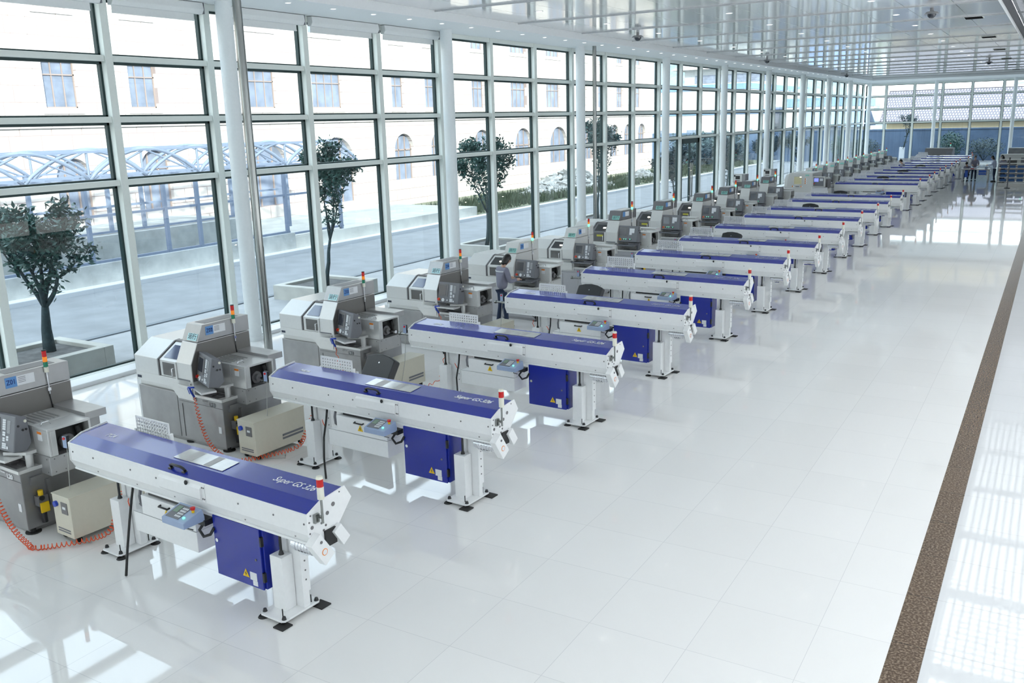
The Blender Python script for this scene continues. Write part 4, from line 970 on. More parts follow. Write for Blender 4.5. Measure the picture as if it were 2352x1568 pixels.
def make_panel(kind):
    """operator panel, face towards -y, leaning back; origin at its bottom centre"""
    e = MB()
    e.prism([(0, 0), (.09, .42), (.22, .38), (.24, .06), (.16, -.03)], -.30, .30, 'x')
    po = e.build('control_panel', M_['panelgrey'] if kind != 'x' else M_['silver'], None, bevel=.012)
    sl_ = Vector((0, .09, .42)).normalized(); nr = Vector((0, -.42, .09)).normalized()
    T = Matrix((Vector((1, 0, 0)), sl_, nr)).transposed().to_4x4()
    a = MB(); a.box((-.25, .13, .001), (.02, .39, .006), T=T); bz = a.build('screen_bezel', M_['darkgrey'], po)
    a = MB(); a.box((-.22, .16, .006), (-.03, .36, .009), T=T); a.build('screen', M_['screen'], po)
    a = MB()
    if kind == 'grey':
        a.box((.06, .19, .001), (.13, .36, .006), T=T); a.box((.13, .24, .001), (.20, .36, .006), T=T)
    else:
        for (x0, y0, x1, y1) in ((.07, .25, .13, .38), (.075, .18, .13, .235), (.08, .115, .125, .165), (.075, .03, .15, .10), (.15, .13, .19, .19), (.16, .03, .19, .07)):
            nn = max(1, int((y1-y0)/.022))
            for k in range(nn): a.box((x0, y0+(y1-y0)*k/nn, .001), (x1, y0+(y1-y0)*(k+.8)/nn, .006), T=T)
    a.build('keypad', M_['keys'], po)
    if kind != 'grey':
        a = MB()
        for k in range(9): a.box((.155, .22+.017*k, .001), (.215, .231+.017*k, .004), T=T)
        a.build('soft_keys', P('grey_keys', (.42, .43, .45), .5) if 'grey_keys' not in bpy.data.materials else bpy.data.materials['grey_keys'], po)
    a = MB(); a.cyl(T @ Vector((-.20, .065, .001)), T @ Vector((-.20, .065, .006)), .032, n=20); es = a.build('stop_ring', M_['yellow'] if kind == 'grey' else M_['orange'], po)
    a = MB(); a.cyl(T @ Vector((-.20, .065, .006)), T @ Vector((-.20, .065, .03)), .020, .024, n=16); a.build('emergency_stop', M_['redbtn'], po)
    a = MB()
    if kind == 'grey':
        for k, x in enumerate((-.12, -.06, 0.0, .06, .12)): a.cyl(T @ Vector((x, .06, .001)), T @ Vector((x, .06, .012)), .012, n=12)
    else:
        a.cyl(T @ Vector((-.09, .06, .001)), T @ Vector((-.09, .06, .016)), .035, n=20); a.cyl(T @ Vector((-.105, .07, .016)), T @ Vector((-.105, .07, .03)), .008, n=8); a.cyl(T @ Vector((.02, .06, .001)), T @ Vector((.02, .06, .014)), .016, n=12)
    a.build('dials', M_['paper'] if kind != 'grey' else M_['black'], po)
    if kind == 'grey':
        a = MB()
        for x in (-.09, -.03, .09): a.cyl(T @ Vector((x, .075, .001)), T @ Vector((x, .075, .009)), .009, n=10)
        a.build('lit_buttons', M_['greenlit'], po)
    a = MB()
    for y, z in ((.10, .30), (.15, .24), (.19, .24)): a.cyl((.30, y, z), (.308, y, z), .014, n=12)
    a.build('side_buttons', M_['black'], po)
    a = MB(); a.cyl((.30, .19, .34), (.31, .19, .34), .018, n=12); a.build('side_lamp', M_['cream'], po)
    a = MB(); a.box((-.28, -.10, -.10), (.26, .12, -.07)); a.tube([(-.28, -.1, -.085), (-.30, -.1, -.06), (-.28, .0, -.06)], .01, n=6); a.build('tray', M_['panelgrey'] if kind != 'silver' else M_['silverhood'], po)
    return po
def put_panel(po, t, x, y, z, rz):
    po.parent = t; po.location = (x, y, z); po.rotation_euler = (0, 0, rz)
def copy_sub(o, parent):
    return copy_tree(o, parent)
LO = [(5.60, 5.52), (5.58, 8.59), (5.42, 11.88), (5.45, 15.05), (5.40, 18.28), (5.42, 21.37), (5.45, 24.30), (5.55, 27.5), (5.75, 30.8), (5.72, 33.7), (5.60, 37.1), (5.60, 39.9),
      None, (5.1, 50.0), (5.1, 52.6), (5.1, 55.7), (5.1, 58.5), (5.1, 61.3), (5.1, 63.9), (5.1, 66.7), (5.1, 69.9), (5.1, 73.3)]
protos = {}
def sub_of(o, nm): return [c for c in o.children if c.name.split('.')[0] == nm][0]
SIGNS = {}
LFAR = ('screws', 'nameplate', 'badge_strip', 'door_edge', 'cover_handle', 'caution_sticker', 'tray_mat', 'side_plate', 'air_unit', 'belt_hose', 'beacon_cable', 'seam', 'sticker', 'soft_keys', 'side_buttons', 'side_lamp', 'lettering', 'levelling_feet')
for i, L in enumerate(LO):
    if L is None: continue
    kind = 'silver' if i < 4 else ('white' if i < 6 or i > 12 else 'grey')
    if kind not in protos:
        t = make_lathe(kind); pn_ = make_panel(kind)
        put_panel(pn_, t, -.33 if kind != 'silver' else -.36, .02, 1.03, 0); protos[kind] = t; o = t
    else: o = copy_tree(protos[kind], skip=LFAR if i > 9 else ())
    o.location = (L[0], L[1], 0); o.rotation_euler = (0, 0, ROT)
    if kind == 'grey': o.scale = (1.1, 1.1, 1.1)
    pnl = sub_of(o, 'control_panel')
    pnl.rotation_euler = (0, 0, {0: math.radians(5), 1: math.radians(-20), 2: math.radians(-20)}.get(i, 0))
    if i in (0, 1, 2): pnl.location = (-.36, {0: .0, 1: -.02, 2: -.02}[i], 1.02)
    look = {'silver': 'silver-grey machine tool with blue-grey door windows', 'white': 'off-white machine tool with light hood', 'grey': 'off-white machine tool with dark grey tower top and lit window'}[kind]
    extra = {0: ', marked Z01', 1: ', marked Z02', 2: ', marked Z03', 3: ', marked Z04'}.get(i, '')
    if i == 4: extra = ', person beside it'
    tag(o, '%s, %s in the left row%s' % (look, ORD[i], extra), 'machine', 'machine tools in the row along the windows')
    th_ = sub_of(o, 'tower_hood')
    if i < 12:
        if i > 0:
            Tm = Matrix((Vector((1, 0, 0)), Vector((0, .117, .24)).normalized(), Vector((0, -.24, .117)).normalized())).transposed().to_4x4(); Tm.translation = Vector((-.80, .148, 1.575))
            lettering('运行', .095, M_['ink'] if i < 4 else P_green if 'P_green' in globals() else M_['ink'], th_, Tm @ Matrix.Translation((.067, .072, .008)), bold=.001)
        if i < 6:
            lettering('Z%02d' % (i+1), .085, M_['inkblue'], th_, frame((-.590, .38, 1.715), (0, 1, 0), (0, 0, 1)), bold=.001, sx=.82)
        if i < 3:
            b = MB()
            for z in (1.75, 1.73, 1.71, 1.69): b.box((-.5925, .47, z), (-.591, .56, z+.006))
            b.build('small_print', M_['panelgrey'], th_)
            ba = sub_of(o, 'base_cabinet')
            lettering('L20', .085, whitetext, ba, frame((-.22, .012, .70), (1, 0, 0), (0, 0, 1)), bold=.002)
            lettering('Cincom', .035, whitetext, ba, frame((-.38, .012, .735), (1, 0, 0), (0, 0, 1)), bold=.0008)
# the first lathe has a door lettering hidden; leave its spindle area open

# big enclosed turning centre between the two halves of the row
bl = thing('turning_centre', 'large cream machine with a rounded left side, square lit window and orange stickers', 'machine', (4.15, 46.3, 0), ROT)
b = MB(); pts = [(-.02, 0), (0, .9), (.06, 1.5), (.14, 1.80), (1.30, 1.80), (1.30, 0)]
b.prism(pts, 0, 1.6, 'y'); b.build('housing', M_['beige'], bl, bevel=.02)
b = MB(); b.box((.36, -.012, 1.22), (.80, 0, 1.66)); wf_ = b.build('window_frame', M_['beige'], bl, bevel=.01)
b = MB(); b.box((.40, -.02, 1.26), (.76, -.012, 1.62)); b.build('window', P('olive_lit_glass', (.18, .19, .14), .2, emit=(.5, .5, .3), estr=.12), wf_)
b = MB(); b.box((.68, -.024, 1.60), (.75, -.02, 1.615)); b.build('work_lamp', M_['lampglow'], wf_)
for (x, z) in ((.30, 1.12), (.72, 1.12), (.92, 1.48), (.92, 1.38), (.92, 1.28)):
    b = MB(); b.box((x, -.006, z), (x+.05, 0, z+.06)); so_ = b.build('caution_sticker', M_['orange'], bl)
    b = MB(); b.box((x+.05, -.006, z), (x+.11, 0, z+.06)); b.build('sticker_text', M_['paper'], so_)
b = MB(); b.box((.48, -.02, 1.13), (.66, 0, 1.15)); b.build('handle', M_['black'], bl)
b = MB(); b.box((.94, -.01, 1.66), (1.12, 0, 1.73)); b.build('running_sign', M_['mint'], bl)
b = MB(); b.box((1.34, -.15, 1.15), (1.92, .05, 1.65)); pp = b.build('control_panel', M_['beige'], bl, bevel=.01)
b = MB(); b.box((1.38, -.156, 1.19), (1.88, -.15, 1.61)); b.build('panel_face', M_['panelgrey'], pp)
b = MB(); b.box((1.42, -.162, 1.40), (1.63, -.156, 1.57)); b.build('screen', M_['bluescreen'], pp)
b = MB(); b.box((1.69, -.162, 1.44), (1.84, -.156, 1.56)); b.build('keypad', M_['keys'], pp)
b = MB(); b.cyl((1.43, -.18, 1.31), (1.43, -.156, 1.31), .025); b.build('emergency_stop', M_['redbtn'], pp)
b = MB(); b.box((1.30, .05, 0), (2.0, .8, 1.05)); b.build('side_cabinet', M_['beige'], bl, bevel=.01)
b = MB(); b.prism([(.3, 1.05), (.3, 1.5), (.9, 1.5), (.9, 1.05)], 1.3, 1.95, 'x'); b.build('rear_housing', M_['darkgrey'], bl, bevel=.01)

# two oil mist / power units by the windows
for i, (x, y) in enumerate([(3.30, 40.3), (3.45, 44.6)]):
    z0 = 1.78 if i == 0 else 1.76; h = .33
    t = thing('oil_mist_unit', 'grey box unit with gauge and white duct by the windows, %s of the pair' % ('left' if i == 0 else 'right'), 'machine', (x, y, 0), ROT, 'oil mist units by the windows')
    b = MB(); b.box((0, 0, z0-.02), (.56, .40, z0+h)); ho = b.build('housing', M_['base'], t, bevel=.01)
    b = MB(); b.box((.01, -.01, z0), (.40, 0, z0+h-.02)); b.build('front_plate', M_['silverhood'], t)
    b = MB(); b.box((.11, -.018, z0+.10), (.31, -.01, z0+.25)); b.box((.11, -.018, z0+.03), (.31, -.01, z0+.055)); b.build('screen', M_['dark'], t)
    b = MB(); b.cyl((.07, -.02, z0+.25), (.07, -.01, z0+.25), .04, n=16); b.build('gauge', M_['black'], t)
    b = MB(); b.box((.02, .02, 0), (.54, .38, z0-.02)); b.build('stand', M_['darkgrey'], t)
    b = MB(); b.tube([(.08, .1, z0-.06), (.06, -.10, z0-.09), (.14, -.20, z0-.18), (.32, -.30, z0-.27), (.55, -.45, z0-.36)], .075, n=14); b.build('duct', M_['beige'], t)

# ================================================================== things around the machines
def lp(i, x, y, z):     # point in the frame of lathe i -> world
    L = LO[i]; c, s = math.cos(ROT), math.sin(ROT); return Vector((L[0]+x*c-y*s, L[1]+x*s+y*c, z))
def fp(i, x, y, z):     # point in the frame of feeder i -> world
    L = feet[i]; c, s = math.cos(ROT), math.sin(ROT); return Vector((L[0]+x*c-y*s, L[1]+x*s+y*c, z))
# voltage cabinets on castors
tc0 = thing('transformer_cabinet', '', 'cabinet')
b = MB(); b.box((0, 0, .07), (.36, .95, .57)); b.box((-.005, -.008, .565), (.365, .955, .58)); b.build('housing', M_['cabinet'], tc0, bevel=.006)
b = MB(); b.box((.362, .60-.10, .18), (.364, .90, .21)); b.box((.362, .50, .23), (.364, .90, .26)); b.box((.05, -.004, .12), (.30, 0, .135)); b.box((.05, -.004, .15), (.30, 0, .165)); b.build('vent_slots', M_['panelgrey'], tc0)
b = MB(); b.box((.18, -.008, .36), (.30, 0, .50)); mt_ = b.build('meter_panel', M_['darkgrey'], tc0)
b = MB(); b.box((.21, -.011, .42), (.27, -.008, .45)); b.build('meter', M_['paper'], mt_)
b = MB(); b.cyl((.08, -.03, .46), (.08, 0, .46), .035, n=18); b.build('socket', M_['bluehose'], tc0)
for sx_ in (.05, .31):
    for sy_ in (.08, .87):
        b = MB(); b.cyl((sx_-.015, sy_, .035), (sx_+.015, sy_, .035), .035, n=16); b.box((sx_-.02, sy_-.01, .03), (sx_+.02, sy_+.01, .075)); b.build('castor', M_['rubber'], tc0)
for i, (k, dx) in enumerate([(0, .38), (1, .32), (2, .32), (3, .32)]):
    o = tc0 if i == 0 else copy_tree(tc0)
    o.location = lp(k, dx, .0 if i else .16, 0); o.rotation_euler = (0, 0, ROT)
    tag(o, 'cream cabinet on castors with blue socket and meter, beside the %s machine from the front' % ORD[i], 'cabinet', 'cream transformer cabinets beside the machines')

# coiled orange air hoses with blue blow guns
def coil(pts, r, turns, seg=12):
    P_ = [Vector(p) for p in pts]; cum = [0]
    for a, b_ in zip(P_, P_[1:]): cum.append(cum[-1]+(b_-a).length)
    out = []; N_ = turns*seg
    def cr(q):      # smooth polyline through the points
        d = q*cum[-1]
        for j in range(len(P_)-1):
            if d <= cum[j+1] or j == len(P_)-2:
                u = (d-cum[j])/(cum[j+1]-cum[j]+1e-9); p0 = P_[max(j-1, 0)]; p1 = P_[j]; p2 = P_[j+1]; p3 = P_[min(j+2, len(P_)-1)]
                return .5*((2*p1)+(p2-p0)*u+(2*p0-5*p1+4*p2-p3)*u*u+(3*p1-p0-3*p2+p3)*u**3)
    for i in range(N_+1):
        q = i/N_; c = cr(q); d = (cr(min(q+.004, 1))-cr(max(q-.004, 0))).normalized()
        a = Vector((0, 0, 1))-d*d.z; a = a.normalized() if a.length > .1 else Vector((1, 0, 0)); b_ = d.cross(a); t_ = 2*PI*turns*q
        rr = r*(.3+.7*min(1, q*12, (1-q)*12)); p = c+(a*math.cos(t_)+b_*math.sin(t_))*rr; p.z = max(p.z, .006); out.append(p)
    return out
def air_hose(label, pts, turns, gun=None, r=.028):
    t = thing('air_hose', label, 'hose', tuple(pts[0]), 0, 'coiled orange air hoses')
    o0 = Vector(pts[0]); b = MB(); b.tube([p-o0 for p in coil(pts, r, turns)], .0055, n=6); b.build('coil', M_['hose'], t)
    if gun:
        b = MB(); b.tube([(0, 0, 0), (-.03, -.02, .07), (-.055, -.03, .15)], .016, n=8); b.tube([(-.075, -.03, .145), (0.0, -.03, .155), (.045, -.03, .16)], .014, n=8); b.tube([(-.07, -.05, .14), (-.02, -.06, .06)], .006, n=6); b.build('blow_gun', M_['bluehose'], t)
    return t
air_hose('orange coiled air hose hanging across the nearest machine down to the floor', [lp(0, -.52, -.06, .72), lp(0, -.33, -.12, .45), lp(0, -.02, -.16, .20), lp(0, .30, -.16, .05), lp(0, .50, -.12, .03), fp(0, -3.02, -.10, .10), fp(0, -2.86, .0, .40), fp(0, -2.78, .06, .66)], 56, gun=True)
air_hose('orange coiled air hose hanging from the blue gun on machine Z02, sagging to the floor', [lp(1, -.52, -.06, .80), lp(1, -.40, -.10, .50), lp(1, -.20, -.14, .20), lp(1, .10, -.16, .04), lp(1, .45, -.20, .03), fp(1, -3.15, -.05, .10), fp(1, -2.95, .05, .35), fp(1, -2.80, .10, .72)], 62, gun=True)
air_hose('orange air hose hanging in front of machine Z03 behind the second bar feeder', [lp(2, -.52, -.06, .80), lp(2, -.42, -.10, .52), lp(2, -.18, -.14, .2), lp(2, .1, -.15, .03), lp(2, .42, -.10, .03), fp(2, -3.05, .05, .2), fp(2, -2.86, .06, .5), fp(2, -2.80, .10, .74)], 26, gun=True, r=.02)
air_hose('short orange coil below the left end of the fourth bar feeder', [lp(3, -.52, -.06, .80), lp(3, -.35, -.10, .5), lp(3, -.1, -.12, .2), lp(3, .3, -.1, .03), fp(3, -3.0, .05, .2), fp(3, -2.86, .08, .72)], 20, gun=True, r=.018)
# air regulators at the feeders' rear legs
for i in range(4):
    b = MB(); p = fp(i, -2.80, .12, .80)
    b.box((-.03, -.03, -.05), (.03, .03, .05)); b.cyl((0, 0, .05), (0, 0, .08), .02); b.cyl((0, 0, -.10), (0, 0, -.05), .018); b.tube([(.0, 0, .06), (-.08, 0, .06), (-.11, 0, .0), (-.05, 0, -.03)], .006, n=6); b.box((.03, -.012, -.02), (.14, .012, .02))
    o = b.build('air_regulator', M_['black'], loc=tuple(p)); o.rotation_euler = (0, 0, ROT)
    tag(o, 'small black air regulator beneath the left end of the %s bar feeder' % ORD[i], 'regulator', 'air regulators under the bar feeders')
# hand pendants hooked at the left end of each feeder
hp = thing('hand_pendant', '', 'remote')
b = MB(); b.box((-.035, -.02, 0), (.035, .02, .15)); b.build('housing', M_['black'], hp, bevel=.006)
b = MB(); b.box((-.03, -.024, .005), (.03, -.02, .145)); b.build('keypad', M_['bluegrey'], hp)
b = MB(); b.cyl((0, -.035, .12), (0, -.024, .12), .016); b.build('stop_button', M_['redbtn'], hp)
b = MB(); b.tube([(0, 0, 0), (-.01, 0, -.12), (-.03, -.02, -.5), (-.09, -.05, -.85), (-.16, -.1, -1.085), (.1, -.2, -1.088), (.3, -.12, -1.088), (.2, .02, -1.088)], .005, n=6); b.build('cord', M_['cable'], hp)
for i in range(8):
    o = hp if i == 0 else copy_tree(hp); o.location = fp(i, XA-.10, -.14, 1.10); o.rotation_euler = (0, 0, ROT+.2)
    b = MB(); b.box((-.0, .0, .03), (.10, .012, .05)); b.build('hook', M_['steel'], o)
    tag(o, 'grey hand pendant with red button hung at left end of the %s bar feeder' % ORD[i], 'remote', 'hand pendants on the bar feeders')
# black information kiosks leaning behind some feeders
kd = thing('kiosk', '', 'kiosk')
b = MB(); b.prism([(-.33, -.20), (-.15, -.27), (.15, -.27), (.33, -.20), (.30, .25), (-.30, .25)], 0, .03, 'z'); b.build('base', M_['darkgrey'], kd, bevel=.008)
b = MB(); b.prism([(-.15, .03), (-.05, .03), (-.02, .62), (-.12, .62)][::-1], -.27, .27, 'x'); b.build('stem', M_['black'], kd, bevel=.01)
T = Matrix.Translation((0, .02, 1.02)) @ Matrix.Rotation(math.radians(-32), 4, 'X')
b = MB(); b.prism([(-.30, -.38), (.30, -.38), (.30, .30), (.15, .345), (0, .36), (-.15, .345), (-.30, .30)], -.07, .05, 'y', T=T @ Matrix.Rotation(0, 4, 'X')); b.build('screen_housing', M_['black'], kd, bevel=.02)
b = MB(); b.cyl(T @ Vector((0, -.078, .22)), T @ Vector((0, -.07, .22)), .010, n=10); b.build('lock', M_['chrome'], kd)
for k, (i, dx) in enumerate([(1, -2.35), (3, -2.1), (6, -2.25), (9, -2.1), (11, -2.2), (13, -1.9), (15, -1.6), (17, -1.4)]):
    o = kd if k == 0 else copy_tree(kd); o.location = fp(i, dx, .95, 0); o.rotation_euler = (0, 0, ROT-.12)
    tag(o, 'black leaning screen kiosk seen from behind, just behind the %s bar feeder' % ORD[i], 'kiosk', 'black kiosks behind the bar feeders')

# bench, shelf and post at the far end of the row
t = thing('workbench', 'grey workbench with blue drawers at the far end, people around it', 'table', (11.15, 67.6, 0))
b = MB(); b.box((-.85, -.38, .78), (.85, .38, .83)); tp = b.build('table_top', M_['base'], t, bevel=.005)
for sx_ in (-.78, .72):
    for sy_ in (-.33, .27): b = MB(); b.box((sx_, sy_, 0), (sx_+.07, sy_+.06, .78)); b.build('leg', M_['beige'], t)
b = MB(); b.box((.18, -.36, .42), (.66, .3, .78)); dw = b.build('drawer_unit', M_['beige'], t)
for z0, z1 in ((.60, .76), (.46, .57)): b = MB(); b.box((.20, -.375, z0), (.64, -.36, z1)); b.build('drawer', P('blue_drawer', (.03, .12, .55), .4) if 'blue_drawer' not in bpy.data.materials else bpy.data.materials['blue_drawer'], dw)
b = MB(); b.box((-.62, -.3, .3), (-.45, .0, .74)); b.build('side_box', bpy.data.materials['blue_drawer'], t)
for i, (x, y, w_, d_, m_, lb) in enumerate([(10.55, 67.5, .28, .2, 'paper', 'white papers at left end of the far workbench'), (10.95, 67.45, .2, .15, 'redbtn', 'small red box on the far workbench'), (11.75, 67.6, .16, .16, 'bluegrey', 'pale blue tub at right end of the far workbench')]):
    b = MB(); b.box((-w_/2, -d_/2, 0), (w_/2, d_/2, [.02, .05, .14][i])); tag(b.build(['paper_stack', 'small_box', 'plastic_tub'][i], M_[m_], loc=(x, y, .831), bevel=.004), lb, ['paper', 'box', 'tub'][i])
t = thing('shelf_rack', 'grey rack of sloping shelves holding blue bins at the far right', 'shelf', (13.4, 63.6, 0))
for z in (.28, .55, .82, 1.09, 1.36, 1.6):
    b = MB(); b.prism([(-.75, z), (-.75, z+.03), (.75, z+.03), (.75, z)], -.25, .3, 'y'); b.build('shelf', M_['beige'], t)
for sx_ in (-.76, .73):
    for sy_ in (-.26, .27): b = MB(); b.box((sx_, sy_, 0), (sx_+.03, sy_+.03, 1.75)); b.build('post', M_['base'], t)
b = MB(); b.box((-.7, -.24, .0), (.7, .28, .2)); b.build('bottom_box', M_['beige'], t)
rnd = random.Random(4)
k = 0
for z in (.31, .58, .85, 1.12):
    for x in (-.45, .0, .45):
        b = MB(); b.box((-.17, -.18, 0), (.17, .18, .015)); b.box((-.17, -.18, 0), (-.155, .18, .14)); b.box((.155, -.18, 0), (.17, .18, .14)); b.box((-.17, -.18, 0), (.17, -.165, .10)); b.box((-.17, .165, 0), (.17, .18, .14))
        o = b.build('parts_bin', P('blue_bin', (.05, .16, .42), .5) if k == 0 else bpy.data.materials['blue_bin'], loc=(13.4+x, 63.6, z)); k += 1
        tag(o, 'blue parts bin lying on the sloping rack at the far right', 'bin', 'blue bins on the far rack')
t = thing('barrier_post', 'thin dark upright post on a foot in front of the far rack', 'post', (13.28, 62.0, 0))
b = MB(); b.cyl((0, 0, 0), (0, 0, .03), .16, n=20); b.build('foot', M_['black'], t)
b = MB(); b.cyl((0, 0, .03), (0, 0, 1.75), .035, n=12); b.build('pole', M_['panelgrey'], t)
b = MB(); b.cyl((0, 0, 1.75), (0, 0, 1.80), .05); b.build('cap', M_['black'], t)
# machines standing at the very end of the hall
for i, (x, y, w_, h_, d_, m_) in enumerate([(7.6, 79.4, 2.0, 1.75, 1.2, 'darkgrey'), (13.2, 77.5, 1.6, 1.3, 1.0, 'beige'), (13.0, 74.5, 1.7, 1.45, 1.0, 'beige'), (13.4, 80, 2.0, 1.7, 1.0, 'base')]):
    lb = ['dark boxy machine with a beacon at the end of the left row', 'low cream machine behind the people at the far end', 'cream machine behind the far rack at the right', 'grey machine at the far right end of the hall'][i]
    t = thing('lathe_cabinet', lb, 'machine', (x, y, 0), ROT)
    b = MB(); b.box((-w_/2, 0, 0), (w_/2, d_, h_*.45)); b.build('base_cabinet', M_['base'] if m_ != 'darkgrey' else M_['darkgrey'], t, bevel=.01)
    b = MB(); b.prism([(0, h_*.45), (0, h_*.75), (.25, h_), (d_, h_), (d_, h_*.45)], -w_/2, w_/2, 'x'); b.build('hood', M_[m_], t, bevel=.01)
    b = MB(); b.box((-w_*.2, -.01, h_*.5), (w_*.15, 0, h_*.72)); b.build('window', M_['doorglass2'], t)
    b = MB(); b.box((w_*.3, -.15, h_*.6), (w_*.5, -.02, h_*.85)); b.build('control_panel', M_['panelgrey'], t)
    b = MB(); b.cyl((w_*.4, .3, h_), (w_*.4, .3, h_+.2), .012); so_ = b.build('signal_tower', M_['chrome'], t)
    b = MB(); b.cyl((w_*.4, .3, h_+.2), (w_*.4, .3, h_+.27), .035); b.build('green_lens', M_['greenlit'], so_)
    b = MB(); b.cyl((w_*.4, .3, h_+.27), (w_*.4, .3, h_+.40), .035); b.build('red_lens', M_['red'], so_)

# ================================================================== people
skin = P('skin', (.62, .40, .30), .55); hair_m = P('black_hair', (.012, .010, .010), .35, noise=.3, nscale=40)
cloth = P('lilac_grey_work_jacket', (.24, .24, .31), .75, bump=.5, bscale=9); cloth2 = P('white_blue_shirt', (.50, .58, .75), .7); jeans = P('dark_blue_jeans', (.022, .04, .085), .8); shoe = P('black_shoes', (.015, .015, .015), .5)
def skin_mesh(name, verts, edges, radii, m, parent, root=0, sub=2):
    me = bpy.data.meshes.new(name); me.from_pydata(verts, edges, []); o = bpy.data.objects.new(name, me); C.objects.link(o); o.parent = parent
    md = o.modifiers.new('skin', 'SKIN'); md.use_smooth_shade = True
    me.skin_vertices.new() if not me.skin_vertices else None
    for i, r in enumerate(radii):
        v = me.skin_vertices[0].data[i]; v.radius = r if isinstance(r, tuple) else (r, r); v.use_root = (i == root)
    s = o.modifiers.new('sub', 'SUBSURF'); s.levels = sub; s.render_levels = sub
    me.materials.append(m); return o
def person(label, x, y, rz, top=cloth, sit=False, lean=.10, armpose='work', hair='bob', h=1.0, stripe=True, trousers=jeans, head_down=.25):
    t = thing('person', label, 'person', (x, y, 0), rz); t.scale = (h, h, h)
    # figure faces +y; x to its right
    hip = .90 if not sit else .48
    ty = lean
    hips = Vector((0, 0, hip)); chest = Vector((0, ty*.6, hip+.34)); neck = Vector((0, ty, hip+.50)); headc = Vector((0, ty+.05+head_down*.12, hip+.66))
    sh = .165
    # legs (trousers)
    V = [hips+Vector((0, 0, -.02))]; E_ = []; R_ = [(.105, .095)]
    def add(p, r, j): V.append(Vector(p)); R_.append(r); E_.append((j, len(V)-1)); return len(V)-1
    feet_ = []
    for s in (-1, 1):
        a = add((s*.075, 0, hip-.12), (.082, .085), 0)
        if not sit:
            k = add((s*.10, .02, .50), (.066, .066), a); f = add((s*.115, -.01+.05*s, .10), (.050, .052), k); feet_.append(Vector((s*.115, -.01+.05*s, 0)))
        else:
            k = add((s*.12, .40, hip+.0), (.07, .07), a); f = add((s*.12, .38, .10), (.048, .048), k); feet_.append(Vector((s*.12, .38, 0)))
    skin_mesh('trousers', V, E_, R_, trousers, t)
    # body: torso with arms to the wrist, one continuous surface
    V = [hips+Vector((0, 0, -.04))]; E_ = []; R_ = [(.158, .130)]
    w1 = add(hips.lerp(chest, .45), (.158, .125), 0); c1 = add(chest, (.165, .12), w1); n1 = add(neck-Vector((0, .0, .02)), (.060, .056), c1)
    wrists = []
    for s in (-1, 1):
        shp = chest+Vector((s*sh, 0, .10)); a = add(shp, (.076, .070), c1)
        if armpose == 'work': el = shp+Vector((s*.07, .05, -.27)); wr = el+Vector((-s*.07, .23, .02))
        elif armpose == 'table': el = shp+Vector((s*.06, .10, -.24)); wr = el+Vector((-s*.05, .23, -.02))
        else: el = shp+Vector((s*.06, -.01, -.29)); wr = el+Vector((0, .05, -.24))
        e = add(el, (.060, .060), a); w_ = add(wr, (.034, .036), e); wrists.append((wr, (wr-el).normalized(), s))
    skin_mesh('jacket', V, E_, R_, top, t, root=0)
    # head, neck and hands as the body
    hb = MB()
    hb.tube([neck-Vector((0, .0, .05)), neck+Vector((0, .01, .03)), headc-Vector((0, .01, .07))], [.055, .05, .048], n=12)
    rot = Matrix.Translation(headc) @ Matrix.Rotation(-head_down, 4, 'X')
    k0 = len(hb.v); rows, n_ = 12, 16
    for i in range(rows+1):
        ph = PI*i/rows; zz = math.cos(ph)*.118; rr = math.sin(ph)
        for j in range(n_):
            th = 2*PI*j/n_; xx = rr*.076*math.cos(th); yy = rr*.092*math.sin(th)
            if zz < 0: xx *= (1-.28*(-zz/.118)); yy *= (1-.12*(-zz/.118)); 
            if zz < 0 and math.sin(th) > .6: yy += .006
            hb.v.append(tuple(rot @ Vector((xx, yy, zz))))
    for i in range(rows):
        for j in range(n_):
            l = (j+1) % n_; hb.f.append((k0+i*n_+j, k0+(i+1)*n_+j, k0+(i+1)*n_+l, k0+i*n_+l)); hb.mi.append(0); hb.sm.append(True)
    hb.tube([rot @ Vector((0, .088, .015)), rot @ Vector((0, .110, -.018)), rot @ Vector((0, .092, -.026))], [.008, .013, .009], n=8)
    for s in (-1, 1): hb.ball(tuple(rot @ Vector((s*.077, .0, -.01))), .026, n=10, m=6, sc=(.35, .7, 1))
    for wr, d, s in wrists:
        side = Vector((1, 0, 0)); dn = Vector((0, 0, -1)); d = (d+Vector((0, 0, -.1))).normalized(); side = (side-d*side.dot(d)).normalized(); nm = side.cross(d)
        pc = wr+d*.045
        hb.tube([wr-d*.03, wr+d*.01, wr+d*.05, wr+d*.085], [.024, .028, .036, .034], n=10)
        for f in range(4):
            o_ = side*((f-1.5)*.019); L_ = (.055, .066, .070, .060)[f] if s < 0 else (.060, .070, .066, .055)[f]
            b0 = wr+d*.08+o_; hb.tube([b0, b0+d*L_*.45+nm*.004*0, b0+d*L_*.8-Vector((0, 0, .014)), b0+d*L_-Vector((0, 0, .028))], [.0095, .009, .0085, .007], n=7)
        tb = wr+d*.03-side*s*.026; hb.tube([tb, tb+d*.022-side*s*.018, tb+d*.05-side*s*.02-Vector((0, 0, .008))], [.012, .010, .008], n=7)
    bo_ = hb.build('body', skin, t)
    ey = MB()
    for s in (-1, 1): ey.ball(tuple(rot @ Vector((s*.030, .082, .012))), .009, n=8, m=5)
    ey.build('eyes', M_['black'], t)
    mo_ = MB(); mo_.box(tuple([-.022, .086, -.060]), tuple([.022, .093, -.052]), T=rot); mo_.build('mouth', P('lips', (.45, .16, .14), .5) if 'lips' not in bpy.data.materials else bpy.data.materials['lips'], t)
    hr = MB(); k0 = 0; rows = 10; drop = .11 if hair == 'bob' else .03
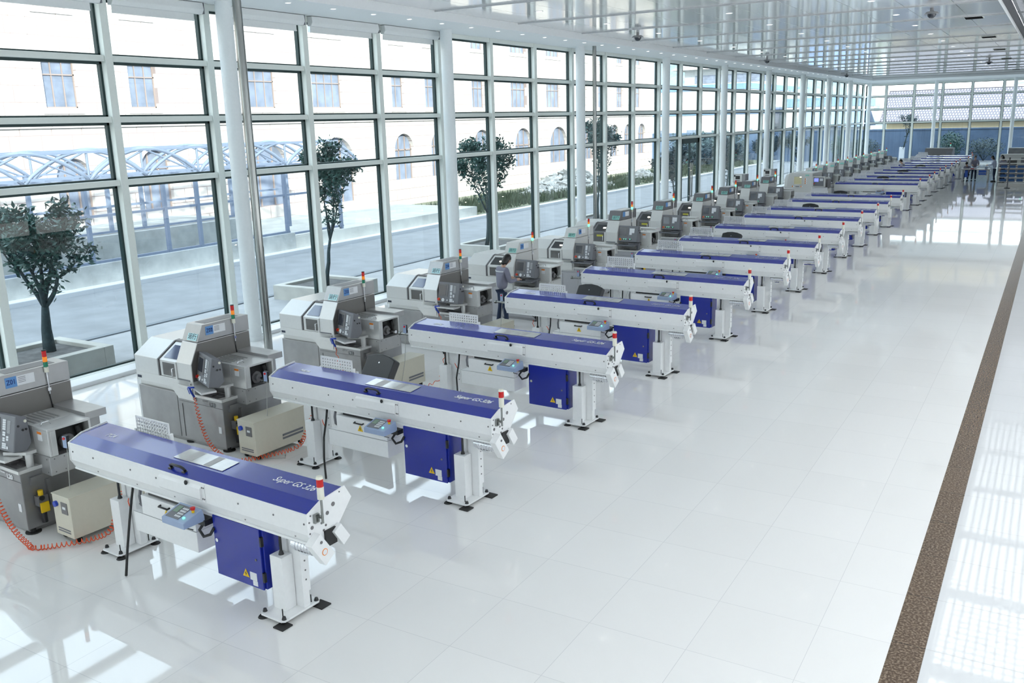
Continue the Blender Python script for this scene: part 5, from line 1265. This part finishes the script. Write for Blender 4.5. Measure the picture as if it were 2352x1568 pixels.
    for i in range(rows+1):
        q = i/rows
        for j in range(n_):
            th = 2*PI*j/n_; front = math.sin(th) > .35
            lim = (.46 if front else (.62 if hair == 'bob' else .56))
            ph = PI*q*lim; r_ = 1.12
            p = Vector((math.sin(ph)*.076*r_*math.cos(th)*1.02, math.sin(ph)*.092*r_*math.sin(th), math.cos(ph)*.118*r_))
            if not front and q > .6: p.z -= (q-.6)/.4*drop*(.75 if abs(math.cos(th)) > .8 else 1.0); p.x *= 1.02; p.y = p.y-.004
            hr.v.append(tuple(rot @ p))
    for i in range(rows):
        for j in range(n_):
            l = (j+1) % n_; hr.f.append((i*n_+j, (i+1)*n_+j, (i+1)*n_+l, i*n_+l)); hr.mi.append(0); hr.sm.append(True)
    ho_ = hr.build('hair', hair_m, t); sm_ = ho_.modifiers.new('solid', 'SOLIDIFY'); sm_.thickness = .016; sm_.offset = -1
    sh_ = MB()
    for f in feet_:
        sh_.tube([f+Vector((0, -.07, .05)), f+Vector((0, .0, .052)), f+Vector((0, .09, .036)), f+Vector((0, .17, .028))], [.038, .045, .042, .026], n=10); sh_.box(f+Vector((-.042, -.10, 0)), f+Vector((.042, .18, .02)))
    sh_.build('shoes', shoe, t)
    if stripe:
        # reflective band across the shoulder blades
        st = MB(); zc = chest.z+.055; n2 = 12
        for i in range(n2):
            a0 = math.radians(205+130*i/n2); a1 = math.radians(205+130*(i+1)/n2)
            rx, ry = .200, .150
            p0 = Vector((rx*math.cos(a0), chest.y+ry*math.sin(a0), zc)); p1 = Vector((rx*math.cos(a1), chest.y+ry*math.sin(a1), zc))
            st.face([p0, p1, p1+Vector((0, 0, .028)), p0+Vector((0, 0, .028))])
        o_ = st.build('reflective_band', M_['keys'], t); s2 = o_.modifiers.new('solid', 'SOLIDIFY'); s2.thickness = .004
    return t
person('person with black hair, grey jacket with white band and jeans at the fifth machine', 4.93, 17.55, math.radians(-28), head_down=.45, lean=.05)
person('person in grey jacket standing behind the far workbench at left', 11.0, 68.25, math.radians(190), top=cloth, hair='short', armpose='table', lean=.12, stripe=False)
person('person bending low over the left side of the far workbench', 10.6, 68.6, math.radians(170), top=cloth, hair='short', armpose='table', lean=.30, sit=True, stripe=False, head_down=.6)
person('person in white and blue shirt at the right end of the far workbench', 12.25, 67.6, math.radians(80), top=cloth2, hair='bob', armpose='table', lean=.10, stripe=False)
person('person in grey jacket with white band, farther right beside the workbench', 12.7, 68.4, math.radians(60), top=cloth, hair='short', armpose='down', lean=.04)
person('person with dark hair and dark trousers standing between workbench and rack', 12.75, 66.8, math.radians(20), top=cloth, hair='bob', armpose='down', lean=.04, trousers=shoe)
person('person in grey jacket standing behind the thirteenth row near the kiosk', 7.3, 63.0, math.radians(120), top=cloth, hair='short', armpose='work', lean=.08, stripe=False)
